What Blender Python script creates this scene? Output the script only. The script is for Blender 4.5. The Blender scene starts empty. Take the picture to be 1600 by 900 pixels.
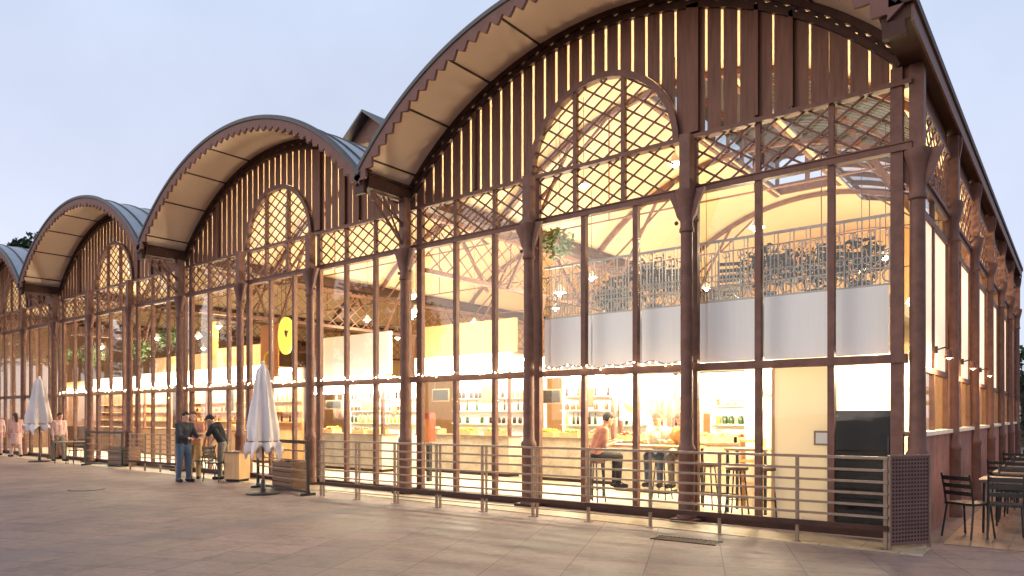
import bpy, bmesh, math, random
from mathutils import Vector, Matrix
rnd = random.Random(7)
S = bpy.context.scene
COL = S.collection
PI = math.pi

# ------------------------------------------------------------------ helpers
class MB:
    """collects shapes, then links them as ONE mesh object"""
    def __init__(s): s.v = []; s.f = []
    def add(s, v, f):
        o = len(s.v); s.v += [tuple(p) for p in v]; s.f += [tuple(i + o for i in q) for q in f]
    def box(s, x0, x1, y0, y1, z0, z1):
        s.add([(x0,y0,z0),(x1,y0,z0),(x1,y1,z0),(x0,y1,z0),(x0,y0,z1),(x1,y0,z1),(x1,y1,z1),(x0,y1,z1)],
              [(0,3,2,1),(4,5,6,7),(0,1,5,4),(1,2,6,5),(2,3,7,6),(3,0,4,7)])
        return s
    def beam(s, p, q, w, h, up=(0,0,1)):
        p = Vector(p); q = Vector(q); d = (q-p).normalized(); u = Vector(up)
        if abs(d.dot(u)) > .98: u = Vector((0,1,0))
        a = d.cross(u).normalized(); b = a.cross(d).normalized(); a *= w/2; b *= h/2
        s.add([p-a-b,p+a-b,p+a+b,p-a+b,q-a-b,q+a-b,q+a+b,q-a+b],
              [(0,3,2,1),(4,5,6,7),(0,1,5,4),(1,2,6,5),(2,3,7,6),(3,0,4,7)])
        return s
    def tube(s, pts, rad, n=8, round_ends=False):
        pts = [Vector(p) for p in pts]
        if not isinstance(rad, (list, tuple)): rad = [rad]*len(pts)
        if round_ends:
            d0 = (pts[0]-pts[1]).normalized(); d1 = (pts[-1]-pts[-2]).normalized()
            r0, r1 = rad[0], rad[-1]
            pts = [pts[0]+d0*r0*.97, pts[0]+d0*r0*.7] + pts + [pts[-1]+d1*r1*.7, pts[-1]+d1*r1*.97]
            rad = [r0*.24, r0*.71] + list(rad) + [r1*.71, r1*.24]
        V = []; F = []; u = None
        for i, p in enumerate(pts):
            a = pts[max(i-1,0)]; b = pts[min(i+1,len(pts)-1)]; d = (b-a).normalized()
            if u is None: u = d.orthogonal().normalized()
            u = (u - d*u.dot(d)).normalized(); w = d.cross(u)
            for k in range(n):
                t = 2*PI*k/n; V.append(p + (u*math.cos(t) + w*math.sin(t))*rad[i])
        for i in range(len(pts)-1):
            for k in range(n):
                F.append((i*n+k, i*n+(k+1)%n, (i+1)*n+(k+1)%n, (i+1)*n+k))
        F.append(tuple(range(n-1,-1,-1))); F.append(tuple((len(pts)-1)*n+k for k in range(n)))
        s.add(V, F); return s
    def lathe(s, prof, cx=0, cy=0, cz=0, n=16):
        V = []; F = []; m = len(prof)
        for r, z in prof:
            for k in range(n):
                t = 2*PI*(k+.5)/n; V.append((cx+r*math.cos(t), cy+r*math.sin(t), cz+z))
        for i in range(m-1):
            for k in range(n): F.append((i*n+k, i*n+(k+1)%n, (i+1)*n+(k+1)%n, (i+1)*n+k))
        F.append(tuple(range(n-1,-1,-1))); F.append(tuple((m-1)*n+k for k in range(n)))
        s.add(V, F); return s
    def prism(s, poly, y0, y1):           # polygon in x,z pulled along y
        n = len(poly)
        V = [(x,y0,z) for x,z in poly] + [(x,y1,z) for x,z in poly]
        F = [tuple(range(n)), tuple(range(2*n-1,n-1,-1))] + [(i,i+n,(i+1)%n+n,(i+1)%n) for i in range(n)]
        s.add(V, F); return s
    def strip(s, A, B, y0, y1):           # band between two x,z polylines pulled along y
        n = len(A); V = []
        for i in range(n):
            V += [(A[i][0],y0,A[i][1]),(B[i][0],y0,B[i][1]),(A[i][0],y1,A[i][1]),(B[i][0],y1,B[i][1])]
        F = []
        for i in range(n-1):
            a = 4*i; b = a+4
            F += [(a,b,b+1,a+1),(a+2,a+3,b+3,b+2),(a,a+2,b+2,b),(a+1,b+1,b+3,a+3)]
        F += [(0,1,3,2),(4*n-4,4*n-2,4*n-1,4*n-3)]
        s.add(V, F); return s
    def ball(s, c, r, n=10, sz=(1,1,1)):
        prof = [(max(.02,math.sin(PI*i/8))*1, -math.cos(PI*i/8)) for i in range(9)]
        o = len(s.v); s.lathe(prof, n=n)
        for i in range(o, len(s.v)):
            x,y,z = s.v[i]; s.v[i] = (c[0]+x*r*sz[0], c[1]+y*r*sz[1], c[2]+z*r*sz[2])
        return s
    def build(s, name, m, parent=None, smooth=True, loc=None):
        me = bpy.data.meshes.new(name); me.from_pydata(s.v, [], s.f)
        bm = bmesh.new(); bm.from_mesh(me); bmesh.ops.recalc_face_normals(bm, faces=bm.faces[:]); bm.to_mesh(me); bm.free()
        me.materials.append(m)
        if smooth and len(me.polygons):
            me.polygons.foreach_set('use_smooth', [True]*len(me.polygons)); me.set_sharp_from_angle(angle=math.radians(38))
        o = bpy.data.objects.new(name, me); COL.objects.link(o)
        if parent: o.parent = parent
        if loc: o.location = loc
        return o

def tag(o, label=None, cat=None, group=None, kind=None):
    if label: o['label'] = label
    if cat: o['category'] = cat
    if group: o['group'] = group
    if kind: o['kind'] = kind
    return o
def thing(name, label, cat, loc=(0,0,0), rz=0, group=None):
    o = bpy.data.objects.new(name, None); COL.objects.link(o); o.empty_display_size = .1
    o.location = loc; o.rotation_euler = (0,0,rz)
    return tag(o, label, cat, group)
def dup(root, loc, rz=0, label=None, scale=None):
    kids = list(root.children)
    r = root.copy(); COL.objects.link(r); r.location = loc; r.rotation_euler = (0,0,rz)
    if label: r['label'] = label
    if scale: r.scale = (scale,)*3
    for ch in kids:
        gk = list(ch.children)
        c = ch.copy(); COL.objects.link(c); c.parent = r
        for g in gk:
            d = g.copy(); COL.objects.link(d); d.parent = c
    return r

# ------------------------------------------------------------------ materials
def mat(name, c, c2=None, scale=8, rough=.6, metal=0, bump=0, detail=4, emit=None, estr=0, spec=None, transl=0, stretch=None):
    m = bpy.data.materials.new(name); m.use_nodes = True
    nt = m.node_tree; N = nt.nodes; L = nt.links; b = N['Principled BSDF']
    b.inputs['Roughness'].default_value = rough; b.inputs['Metallic'].default_value = metal
    b.inputs['Base Color'].default_value = (*c,1)
    if spec is not None: b.inputs['Specular IOR Level'].default_value = spec
    if emit: b.inputs['Emission Color'].default_value = (*emit,1); b.inputs['Emission Strength'].default_value = estr
    if c2 or bump:
        tc = N.new('ShaderNodeTexCoord'); no = N.new('ShaderNodeTexNoise'); no.inputs['Scale'].default_value = scale; no.inputs['Detail'].default_value = detail
        src = tc.outputs['Object']
        if stretch:
            mp = N.new('ShaderNodeMapping'); mp.inputs['Scale'].default_value = stretch; L.new(src, mp.inputs[0]); src = mp.outputs[0]
        L.new(src, no.inputs['Vector'])
        if c2:
            r = N.new('ShaderNodeValToRGB'); r.color_ramp.elements[0].position = .32; r.color_ramp.elements[1].position = .68
            r.color_ramp.elements[0].color = (*c,1); r.color_ramp.elements[1].color = (*c2,1)
            L.new(no.outputs['Fac'], r.inputs[0]); L.new(r.outputs[0], b.inputs['Base Color'])
            mr = N.new('ShaderNodeMapRange'); mr.inputs[3].default_value = rough-.1; mr.inputs[4].default_value = min(1,rough+.1)
            L.new(no.outputs['Fac'], mr.inputs[0]); L.new(mr.outputs[0], b.inputs['Roughness'])
        if bump:
            bp = N.new('ShaderNodeBump'); bp.inputs['Strength'].default_value = bump; bp.inputs['Distance'].default_value = .01
            L.new(no.outputs['Fac'], bp.inputs['Height']); L.new(bp.outputs[0], b.inputs['Normal'])
    if transl:
        t = N.new('ShaderNodeBsdfTranslucent'); t.inputs[0].default_value = (*c,1); mx = N.new('ShaderNodeMixShader'); mx.inputs[0].default_value = transl
        L.new(b.outputs[0], mx.inputs[1]); L.new(t.outputs[0], mx.inputs[2]); L.new(mx.outputs[0], N['Material Output'].inputs[0])
    return m

def glass_mat(name, tint=(.97,.98,.97), base=.05, wob=.0):
    m = bpy.data.materials.new(name); m.use_nodes = True
    nt = m.node_tree; N = nt.nodes; L = nt.links; N.remove(N['Principled BSDF'])
    tr = N.new('ShaderNodeBsdfTransparent'); tr.inputs[0].default_value = (*tint,1)
    gl = N.new('ShaderNodeBsdfGlossy'); gl.inputs['Roughness'].default_value = .015; gl.inputs[0].default_value = (1,1,1,1)
    lw = N.new('ShaderNodeLayerWeight'); lw.inputs[0].default_value = .5
    pw = N.new('ShaderNodeMath'); pw.operation = 'POWER'; pw.inputs[1].default_value = 4.5; L.new(lw.outputs['Facing'], pw.inputs[0])
    ma = N.new('ShaderNodeMath'); ma.operation = 'MULTIPLY_ADD'; ma.inputs[1].default_value = .8; ma.inputs[2].default_value = base; L.new(pw.outputs[0], ma.inputs[0])
    mx = N.new('ShaderNodeMixShader'); L.new(ma.outputs[0], mx.inputs[0]); L.new(tr.outputs[0], mx.inputs[1]); L.new(gl.outputs[0], mx.inputs[2])
    if wob:
        tc = N.new('ShaderNodeTexCoord'); no = N.new('ShaderNodeTexNoise'); no.inputs['Scale'].default_value = 1.1; L.new(tc.outputs['Object'], no.inputs['Vector'])
        bp = N.new('ShaderNodeBump'); bp.inputs['Strength'].default_value = wob; bp.inputs['Distance'].default_value = .02
        L.new(no.outputs['Fac'], bp.inputs['Height']); L.new(bp.outputs[0], gl.inputs['Normal'])
    L.new(mx.outputs[0], N['Material Output'].inputs[0])
    return m

def slab_mat(name, c1, c2, mortar, w, h, rot=0, msize=.006, rough=.75, off=.5, band=None):
    m = bpy.data.materials.new(name); m.use_nodes = True
    nt = m.node_tree; N = nt.nodes; L = nt.links; b = N['Principled BSDF']; b.inputs['Roughness'].default_value = rough
    tc = N.new('ShaderNodeTexCoord'); mp = N.new('ShaderNodeMapping'); mp.inputs['Rotation'].default_value = (0,0,rot); L.new(tc.outputs['Object'], mp.inputs[0])
    br = N.new('ShaderNodeTexBrick'); br.inputs['Scale'].default_value = 1; br.offset = off; br.inputs['Brick Width'].default_value = w; br.inputs['Row Height'].default_value = h
    br.inputs['Mortar Size'].default_value = msize; br.inputs['Mortar Smooth'].default_value = .4; br.inputs['Color1'].default_value = (*c1,1); br.inputs['Color2'].default_value = (*c2,1); br.inputs['Mortar'].default_value = (*mortar,1)
    L.new(mp.outputs[0], br.inputs['Vector'])
    n1 = N.new('ShaderNodeTexNoise'); n1.inputs['Scale'].default_value = .45; n1.inputs['Detail'].default_value = 8; n1.inputs['Roughness'].default_value = .65; L.new(tc.outputs['Object'], n1.inputs['Vector'])
    n2 = N.new('ShaderNodeTexNoise'); n2.inputs['Scale'].default_value = 14; n2.inputs['Detail'].default_value = 6; L.new(tc.outputs['Object'], n2.inputs['Vector'])
    r1 = N.new('ShaderNodeMapRange'); r1.inputs[1].default_value = .3; r1.inputs[2].default_value = .7; r1.inputs[3].default_value = .64; r1.inputs[4].default_value = 1.18; L.new(n1.outputs['Fac'], r1.inputs[0])
    r2 = N.new('ShaderNodeMapRange'); r2.inputs[1].default_value = .25; r2.inputs[2].default_value = .75; r2.inputs[3].default_value = .86; r2.inputs[4].default_value = 1.1; L.new(n2.outputs['Fac'], r2.inputs[0])
    mu = N.new('ShaderNodeMath'); mu.operation = 'MULTIPLY'; L.new(r1.outputs[0], mu.inputs[0]); L.new(r2.outputs[0], mu.inputs[1])
    n3 = N.new('ShaderNodeTexNoise'); n3.inputs['Scale'].default_value = 2.3; n3.inputs['Detail'].default_value = 9; n3.inputs['Roughness'].default_value = .7; L.new(tc.outputs['Object'], n3.inputs['Vector'])
    r3 = N.new('ShaderNodeMapRange'); r3.inputs[1].default_value = .36; r3.inputs[2].default_value = .52; r3.inputs[3].default_value = .74; r3.inputs[4].default_value = 1.04; L.new(n3.outputs['Fac'], r3.inputs[0])
    vo = N.new('ShaderNodeTexVoronoi'); vo.inputs['Scale'].default_value = 2.6; L.new(tc.outputs['Object'], vo.inputs['Vector'])          # gum spots
    r4 = N.new('ShaderNodeMapRange'); r4.inputs[1].default_value = .03; r4.inputs[2].default_value = .07; r4.inputs[3].default_value = .62; r4.inputs[4].default_value = 1; L.new(vo.outputs['Distance'], r4.inputs[0])
    m3 = N.new('ShaderNodeMath'); m3.operation = 'MULTIPLY'; L.new(r3.outputs[0], m3.inputs[0]); L.new(r4.outputs[0], m3.inputs[1])
    mu0 = mu; mu = N.new('ShaderNodeMath'); mu.operation = 'MULTIPLY'; L.new(mu0.outputs[0], mu.inputs[0]); L.new(m3.outputs[0], mu.inputs[1])
    vm = N.new('ShaderNodeVectorMath'); vm.operation = 'SCALE'; L.new(br.outputs['Color'], vm.inputs[0]); L.new(mu.outputs[0], vm.inputs['Scale'])
    if band is None: L.new(vm.outputs[0], b.inputs['Base Color'])
    else:                                    # a soft cast shadow painted into the paving colour as a band
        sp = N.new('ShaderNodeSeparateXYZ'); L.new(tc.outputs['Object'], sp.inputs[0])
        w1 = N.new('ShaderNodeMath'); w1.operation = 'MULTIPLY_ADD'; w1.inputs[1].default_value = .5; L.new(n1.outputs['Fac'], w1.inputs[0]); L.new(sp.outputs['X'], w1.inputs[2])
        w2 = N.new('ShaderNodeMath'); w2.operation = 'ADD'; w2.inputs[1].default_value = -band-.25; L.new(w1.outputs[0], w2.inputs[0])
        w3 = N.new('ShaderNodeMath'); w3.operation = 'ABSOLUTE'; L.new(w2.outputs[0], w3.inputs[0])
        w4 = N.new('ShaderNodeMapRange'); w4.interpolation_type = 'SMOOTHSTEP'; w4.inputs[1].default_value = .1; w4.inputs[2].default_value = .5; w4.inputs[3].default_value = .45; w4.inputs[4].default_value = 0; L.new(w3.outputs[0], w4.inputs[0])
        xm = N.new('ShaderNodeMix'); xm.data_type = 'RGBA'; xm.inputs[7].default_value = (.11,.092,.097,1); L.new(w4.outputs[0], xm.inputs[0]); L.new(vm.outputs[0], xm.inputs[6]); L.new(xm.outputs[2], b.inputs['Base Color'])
    rr = N.new('ShaderNodeMapRange'); rr.inputs[1].default_value = .3; rr.inputs[2].default_value = .7; rr.inputs[3].default_value = rough-.15; rr.inputs[4].default_value = rough+.1; L.new(n1.outputs['Fac'], rr.inputs[0]); L.new(rr.outputs[0], b.inputs['Roughness'])
    bp = N.new('ShaderNodeBump'); bp.inputs['Strength'].default_value = .35; bp.inputs['Distance'].default_value = .006
    sb = N.new('ShaderNodeMath'); sb.operation = 'SUBTRACT'; L.new(n2.outputs['Fac'], sb.inputs[0]); L.new(br.outputs['Fac'], sb.inputs[1]); L.new(sb.outputs[0], bp.inputs['Height']); L.new(bp.outputs[0], b.inputs['Normal'])
    return m

IRON  = mat('brown painted iron', (.125,.060,.043), (.185,.092,.067), 7, .58, bump=.25, spec=.25, detail=9)
IRON2 = mat('dark brown iron', (.045,.020,.014), (.07,.032,.023), 5, .6, bump=.1, spec=.2)
BOARD = mat('brown painted boards', (.13,.062,.041), (.195,.096,.066), 3, .65, bump=.2, stretch=(6,6,.6), spec=.2)
FASC  = mat('mauve brown fascia paint', (.15,.075,.062), (.19,.10,.082), 5, .65, bump=.1, spec=.2)
LOUV  = mat('dark grey louvre', (.022,.027,.025), (.04,.046,.043), 6, .6, spec=.2)
ZINC  = mat('grey zinc roofing', (.33,.35,.37), (.43,.45,.47), 3, .42, metal=.6)
ZINCD = mat('dark roof trim', (.05,.047,.05), (.08,.075,.08), 6, .5)
SOFF  = mat('buff soffit boards', (.68,.52,.39), (.71,.55,.42), 1.5, .75)
CEIL  = mat('honey timber ceiling', (.60,.45,.28), (.67,.52,.33), 2, .65, stretch=(1,8,1))
GLASS = glass_mat('window glass', base=.02, wob=.06)
SKYGL = glass_mat('skylight glass', (.9,.94,.95), .03)
PANEL = mat('pale parapet panel', (.78,.745,.72), (.82,.785,.76), 3, .55, stretch=(14,1,.4))
BLIND = mat('cream blind panel', (.82,.75,.66), (.88,.81,.72), 2, .7, transl=.4, emit=(1,.80,.62), estr=.34)  # backlight put in as a glow of the blind itself
TILE  = slab_mat('cream counter tile', (.74,.66,.50), (.68,.60,.44), (.5,.42,.30), .3, .3, 0, .006, .45)
FLOOR = slab_mat('cream floor tile', (.62,.52,.38), (.55,.46,.33), (.35,.28,.2), .6, .6, 0, .008, .45)
CREAM = mat('cream plaster', (.78,.68,.50), (.84,.74,.56), 3, .8)
WOODT = mat('tan plank', (.52,.30,.13), (.66,.40,.18), 3, .6, stretch=(14,1,.6))
WOODD = mat('dark stained wood', (.12,.06,.03), (.2,.1,.05), 5, .5, stretch=(1,1,6))
WHITE = mat('white laminate', (.82,.80,.75), (.86,.84,.79), 3, .4)
BLACK = mat('black lacquer', (.008,.008,.007), (.014,.013,.012), 6, .5, spec=.2)
BLACKM= mat('black metal', (.02,.019,.018), (.035,.032,.03), 10, .45, metal=.3)
STEEL = mat('grey brown steel', (.20,.135,.09), (.27,.185,.13), 12, .45, metal=.2)
IRONG = mat('grey iron scrollwork', (.30,.27,.23), (.40,.36,.31), 12, .5)
BRICK = slab_mat('red dado brick', (.46,.15,.08), (.38,.115,.06), (.42,.30,.22), .24, .07, 0, .008, .8)
CANVAS= mat('white canvas', (.86,.77,.74), (.90,.82,.79), 5, .85, bump=.3, transl=.25)
BULB  = mat('lit bulb', (1,.85,.6), emit=(1,.74,.40), estr=26)
TUBE  = mat('lit counter tube', (1,.9,.7), emit=(1,.87,.64), estr=105)
SIGNW = mat('backlit white sign', (.9,.88,.8), emit=(1,.86,.62), estr=2.4)
SIGNY = mat('backlit yellow sign', (.9,.7,.05), emit=(1,.66,.10), estr=.65)
ORANGE= mat('orange banner', (.62,.22,.05), (.7,.28,.08), 4, .7)
YELLOW= mat('yellow print', (.85,.6,.05), (.9,.66,.08), 4, .6)
REDM  = mat('red enamel', (.55,.06,.03), (.62,.09,.04), 6, .4)
LEAF  = mat('green leaf', (.035,.075,.02), (.08,.13,.035), 9, .6)
LEAFD = mat('dark tree leaf', (.02,.04,.015), (.045,.07,.025), 3, .7)
LEAFB = mat('blackish green leaf', (.006,.010,.005), (.016,.022,.010), 5, .7, spec=.2)
BARK  = mat('grey brown bark', (.09,.065,.045), (.15,.11,.08), 8, .9, bump=.5)
SKIN  = mat('skin', (.50,.28,.19), (.56,.32,.22), 9, .5)
def cloth(n, c): return mat(n, c, tuple(min(1,x*1.35+.004) for x in c), 14, .85, bump=.3)

# ------------------------------------------------------------------ ground
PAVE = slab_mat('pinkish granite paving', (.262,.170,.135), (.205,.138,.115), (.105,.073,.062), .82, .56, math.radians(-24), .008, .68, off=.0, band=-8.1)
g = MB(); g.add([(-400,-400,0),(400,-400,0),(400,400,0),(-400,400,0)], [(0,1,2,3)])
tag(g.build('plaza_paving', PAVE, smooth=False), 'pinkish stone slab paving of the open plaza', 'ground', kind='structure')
STRIPM = slab_mat('stone strip with painted glow', (.40,.31,.20), (.36,.27,.17), (.2,.15,.1), .9, .45, 0, .01, .6)  # yellow of the hall light on the stone is painted in
s_ = MB(); s_.box(-38.6, .25, -1.05, -.42, -.05, .012)
tag(s_.build('pavement_strip', STRIPM, smooth=False), 'stone strip of pavement along the glazed front, painted with its yellow glow', 'pavement', kind='structure')
TERR = slab_mat('terracotta terrace tile', (.42,.25,.15), (.36,.21,.125), (.22,.14,.09), .4, .4, 0, .01, .55)
s_ = MB(); s_.box(.32, 9, .0, 30, -.05, .010)
tag(s_.build('terrace_floor', TERR, smooth=False), 'terracotta tiled terrace floor along the side wall', 'pavement', kind='structure')
s_ = MB(); s_.box(-38.4, -.12, .12, 17.9, -.05, .05)
tag(s_.build('floor', FLOOR, smooth=False), 'cream tiled floor inside the market hall', 'floor', kind='structure')

# ------------------------------------------------------------------ market hall
PITCH, HALF, R, CZ = 9.54, 4.77, 6.4, 2.1
LEN = 18.0
def arch(dx, r=R): return CZ + math.sqrt(max(r*r - dx*dx, .01))
NV = 4
hall = thing('market_hall', 'brown iron and glass market hall with a row of four barrel vaulted roofs', 'building')
AM = math.asin(HALF/R)
ANG = [-AM + 2*AM*i/40 for i in range(41)]
def pol(a, r, cx): return (cx + r*math.sin(a), CZ + r*math.cos(a))

def shell(mb, cx, r0, r1, ys, skip):
    na = len(ANG)-1; ny = len(ys)-1
    solid = [[not skip(R*math.sin((ANG[i]+ANG[i+1])/2), (ys[j]+ys[j+1])/2) for j in range(ny)] for i in range(na)]
    idx = {}
    def vid(i, j, k):
        if (i,j,k) not in idx:
            x, z = pol(ANG[i], r1 if k else r0, cx); idx[(i,j,k)] = len(mb.v); mb.v.append((x, ys[j], z))
        return idx[(i,j,k)]
    for i in range(na):
        for j in range(ny):
            if not solid[i][j]: continue
            for k in (0,1): mb.f.append((vid(i,j,k),vid(i+1,j,k),vid(i+1,j+1,k),vid(i,j+1,k)))
            for di,dj,a,b in ((-1,0,(i,j),(i,j+1)),(1,0,(i+1,j),(i+1,j+1)),(0,-1,(i,j),(i+1,j)),(0,1,(i,j+1),(i+1,j+1))):
                ii, jj = i+di, j+dj
                if not (0<=ii<na and 0<=jj<ny and solid[ii][jj]):
                    mb.f.append((vid(*a,0),vid(*b,0),vid(*b,1),vid(*a,1)))
LX = .95          # half width of the roof lantern
LY0, LY1 = 3.0, 12.0
SK0, SK1 = 1.2, 3.9   # skylight on the right haunch
SY0, SY1 = 3.4, 14.0
def hole(dx, y): return (abs(dx) < LX-.03 and LY0 < y < LY1) or (SK0 < dx < SK1 and SY0 < y < SY1)

def clip(p, d, inside, L, n=400):
    a = None; b = None
    for i in range(n+1):
        t = -L + 2*L*i/n; q = (p[0]+d[0]*t, p[1]+d[1]*t)
        if inside(*q):
            if a is None: a = q
            b = q
    return (a, b) if a and (abs(a[0]-b[0])+abs(a[1]-b[1])) > .03 else None
def lattice(mb, x0, x1, z0, z1, inside, dx=.385, dz=.262, w=.033, y=0, to3=None):
    """two families of flat diagonal bars, one in front of the other"""
    to3 = to3 or (lambda u, v, o: (u, y+o, v))
    nrm = Vector(to3(0,0,1)) - Vector(to3(0,0,0))
    ln = math.hypot(dx, dz); cx = (x0+x1)/2; cz = (z0+z1)/2; W = (x1-x0); Hh = (z1-z0)
    n = int(W/dx + Hh/dz)//1 + 2
    for sgn, off in ((1,-.008),(-1,.008)):
        for i in range(-n, n+1):
            p = (cx + i*dx/1.0 + .08, cz); d = (dx/ln, sgn*dz/ln)
            c = clip(p, d, inside, max(W,Hh)*1.6)
            if c: mb.beam(to3(*c[0],off), to3(*c[1],off), .014, w, up=(0,0,1) if True else nrm)

def scallop(cx, y0, y1, mb):
    n = 420; A = []; B = []
    for i in range(n+1):
        a = -AM-.012 + (2*AM+.024)*i/n
        s = a*R/.27; f = s - math.floor(s)
        tooth = .14*(1-abs(2*f-1))**.8
        A.append(pol(a, R+.075, cx)); B.append(pol(a, R-.085-tooth, cx))
    mb.strip(A, B, y0, y1)

def cut_top(u): return u
ARW = 1.40; ARZ = 5.98            # arched window radius and springing
for k in range(NV):
    X0 = -PITCH*k                 # right-hand limit of the vault module
    cx = X0 - HALF
    first = (k == 0)
    # --- roof
    ys = sorted(set([-1.3, 0] + [LY0, LY1, SY0, SY1, LEN+.6]))
    m = MB(); shell(m, cx, R+.045, R+.08, ys, hole)
    roof = m.build('vault_roof', ZINC, hall)
    m = MB(); shell(m, cx, R+.005, R+.04, [-1.28, .02], lambda a,b: False); m.build('soffit', SOFF, roof)
    m = MB(); shell(m, cx, R+.005, R+.04, sorted(set([.04, LY0, LY1, SY0, SY1, LEN+.3])), hole); m.build('timber_ceiling', CEIL, roof)
    y = -.9
    while y < LEN+.5:
        m = MB()
        for a0, a1 in ((-AM, -LX/R-.02), (LX/R+.02, AM)) if LY0-.1 < y < LY1+.1 else ((-AM, AM),):
            if a1 > 0 and SY0 < y < SY1:
                spans = [(max(a0,-AM), math.asin(SK0/R)-.01), (math.asin(SK1/R)+.01, AM)] if a0 < 0 else [(a0, math.asin(SK0/R)-.01), (math.asin(SK1/R)+.01, AM)]
            else: spans = [(a0, a1)]
            for s0, s1 in spans:
                n = max(3, int(20*(s1-s0))); m.strip([pol(s0+(s1-s0)*i/n, R+.078, cx) for i in range(n+1)], [pol(s0+(s1-s0)*i/n, R+.112, cx) for i in range(n+1)], y-.02, y+.02)
        m.build('standing_seam', ZINCD, roof); y += .62
    for i in range(-4, 5):
        if i == 0: continue
        m = MB(); a = i*AM/4.35; x, z = pol(a, R-.004, cx); m.beam((x,-1.28,z), (x,-.06,z), .035, .02, up=(math.sin(a),0,math.cos(a))); m.build('soffit_batten', IRON2, roof)
    m = MB(); scallop(cx, -1.36, -1.305, m); fas = m.build('scalloped_fascia', FASC, roof)
    m = MB(); n = 60; pts = [(pol(-AM+2*AM*i/n, R+.085, cx)) for i in range(n+1)]
    m.tube([(p[0], -1.335, p[1]) for p in pts], .062, 8); m.build('roof_edge_roll', ZINCD, roof)
    # skylight bars and glass on the right haunch
    m = MB(); a0 = math.asin(SK0/R); a1 = math.asin(SK1/R)
    for i in range(12):
        yy = SY0 + (SY1-SY0)*i/11
        m.strip([pol(a0+(a1-a0)*j/6, R+.02, cx) for j in range(7)], [pol(a0+(a1-a0)*j/6, R+.15, cx) for j in range(7)], yy-.03, yy+.03)
    for j in (0,2,4,6):
        a = a0+(a1-a0)*j/6; x, z = pol(a, R+.085, cx); m.beam((x,SY0,z),(x,SY1,z),.06,.11, up=(math.sin(a),0,math.cos(a)))
    sk = m.build('skylight', IRON2, hall)
    m = MB(); m.strip([pol(a0+(a1-a0)*j/6, R+.095, cx) for j in range(7)], [pol(a0+(a1-a0)*j/6, R+.105, cx) for j in range(7)], SY0, SY1); m.build('pane', SKYGL, sk)
    m = MB()
    for i in range(22):
        yy = SY0+.1+(8.4-SY0)*i/22; m.strip([pol(a0+(a1-a0)*j/6, R+.03, cx) for j in range(7)], [pol(a0+(a1-a0)*j/6, R+.045, cx) for j in range(7)], yy, yy+.19)
    m.build('louvre', LOUV, sk)
    # lantern on the crest
    m = MB(); zt = CZ+R+.06; ze = 9.55; zp = 10.25
    for yy in (LY0+.05, LY1-.05):
        m.prism([(cx-LX,zt-.15),(cx-LX+.1,zt-.15),(cx-LX+.1,ze),(cx+LX-.1,ze),(cx+LX-.1,zt-.15),(cx+LX,zt-.15),(cx+LX,ze+.02),(cx,zp-.02),(cx-LX,ze+.02)], yy-.05, yy+.05)
        m.box(cx-LX+.1, cx+LX-.1, yy-.045, yy+.045, zt-.1, zt+.22)
        m.box(cx-.06, cx+.06, yy-.04, yy+.04, zt+.22, ze)
    for sx in (-1,1):
        xx = cx+sx*(LX-.05)
        m.box(xx-.045, xx+.045, LY0+.1, LY1-.1, zt-.16, zt+.12); m.box(xx-.045, xx+.045, LY0+.1, LY1-.1, ze-.12, ze)
        for i in range(1, 9):
            yy = LY0+.05+(LY1-LY0-.1)*i/9; m.box(xx-.04, xx+.04, yy-.05, yy+.05, zt+.12, ze-.12)
    lan = m.build('roof_lantern', IRON, hall)
    m = MB()
    for sx in (-1,1):
        m.prism([(cx+sx*(LX+.28), ze-.17),(cx+sx*(LX+.28), ze-.10),(cx+sx*.0, zp+.10),(cx, zp+.03)], LY0-.3, LY1+.3)
    m.build('lantern_roof', ZINCD, lan)
    m = MB()
    for sx in (-1,1):
        xx = cx+sx*(LX-.05); m.box(xx-.006, xx+.006, LY0+.1, LY1-.1, zt+.12, ze-.12)
    m.build('lantern_pane', SKYGL, lan)

    # --- gable boards
    m = MB(); xr = X0-.02; xl = X0-PITCH+.02
    pit = (xr-xl)/37.0
    for i in range(37):
        gp = .016 if i < 8 else .022 if i < 15 else .027
        a = xr - pit*i - (.003 if i % 4 == 0 and i < 15 else gp); b = xr - pit*(i+1) + (.003 if i % 4 == 3 and i < 15 else gp)
        pts = []
        for q in range(4):
            x = a + (b-a)*q/3
            zb = 6.02
            if abs(x-cx) < ARW+.11: zb = max(zb, ARZ + math.sqrt(max((ARW+.11)**2-(x-cx)**2, 0)))
            pts.append((x, zb, arch(min(HALF,abs(x-cx)))-.20))
        if max(t-b_ for _,b_,t in pts) < .06: continue
        m.strip([(x, min(zb,zt_-.02)) for x,zb,zt_ in pts], [(x, zt_) for x,zb,zt_ in pts], -.012, .001 + .003*(i%2))
    for xx in (X0-3.05, X0-6.09, X0-1.55, X0-2.05, X0-7.6):
        zt_ = arch(abs(xx-cx))-.2
        if abs(xx-cx) > ARW+.2: m.box(xx-(.10 if abs(xx-X0+3.05)<.01 or abs(xx-X0+6.09)<.01 else .03), xx+(.10 if abs(xx-X0+3.05)<.01 or abs(xx-X0+6.09)<.01 else .03), -.075, -.0125, 6.06, zt_)
    gab = m.build('gable_boards', BOARD, hall)
    m = MB()     # pierced frieze under the vault
    n = 64; A1 = [pol(-AM+2*AM*i/n, R+.0, cx) for i in range(n+1)]; A2 = [pol(-AM+2*AM*i/n, R-.10, cx) for i in range(n+1)]
    A3 = [pol(-AM+2*AM*i/n, R-.165, cx) for i in range(n+1)]; A4 = [pol(-AM+2*AM*i/n, R-.25, cx) for i in range(n+1)]
    m.strip(A1, A2, -.07, .03); m.strip(A3, A4, -.075, .025)
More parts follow.
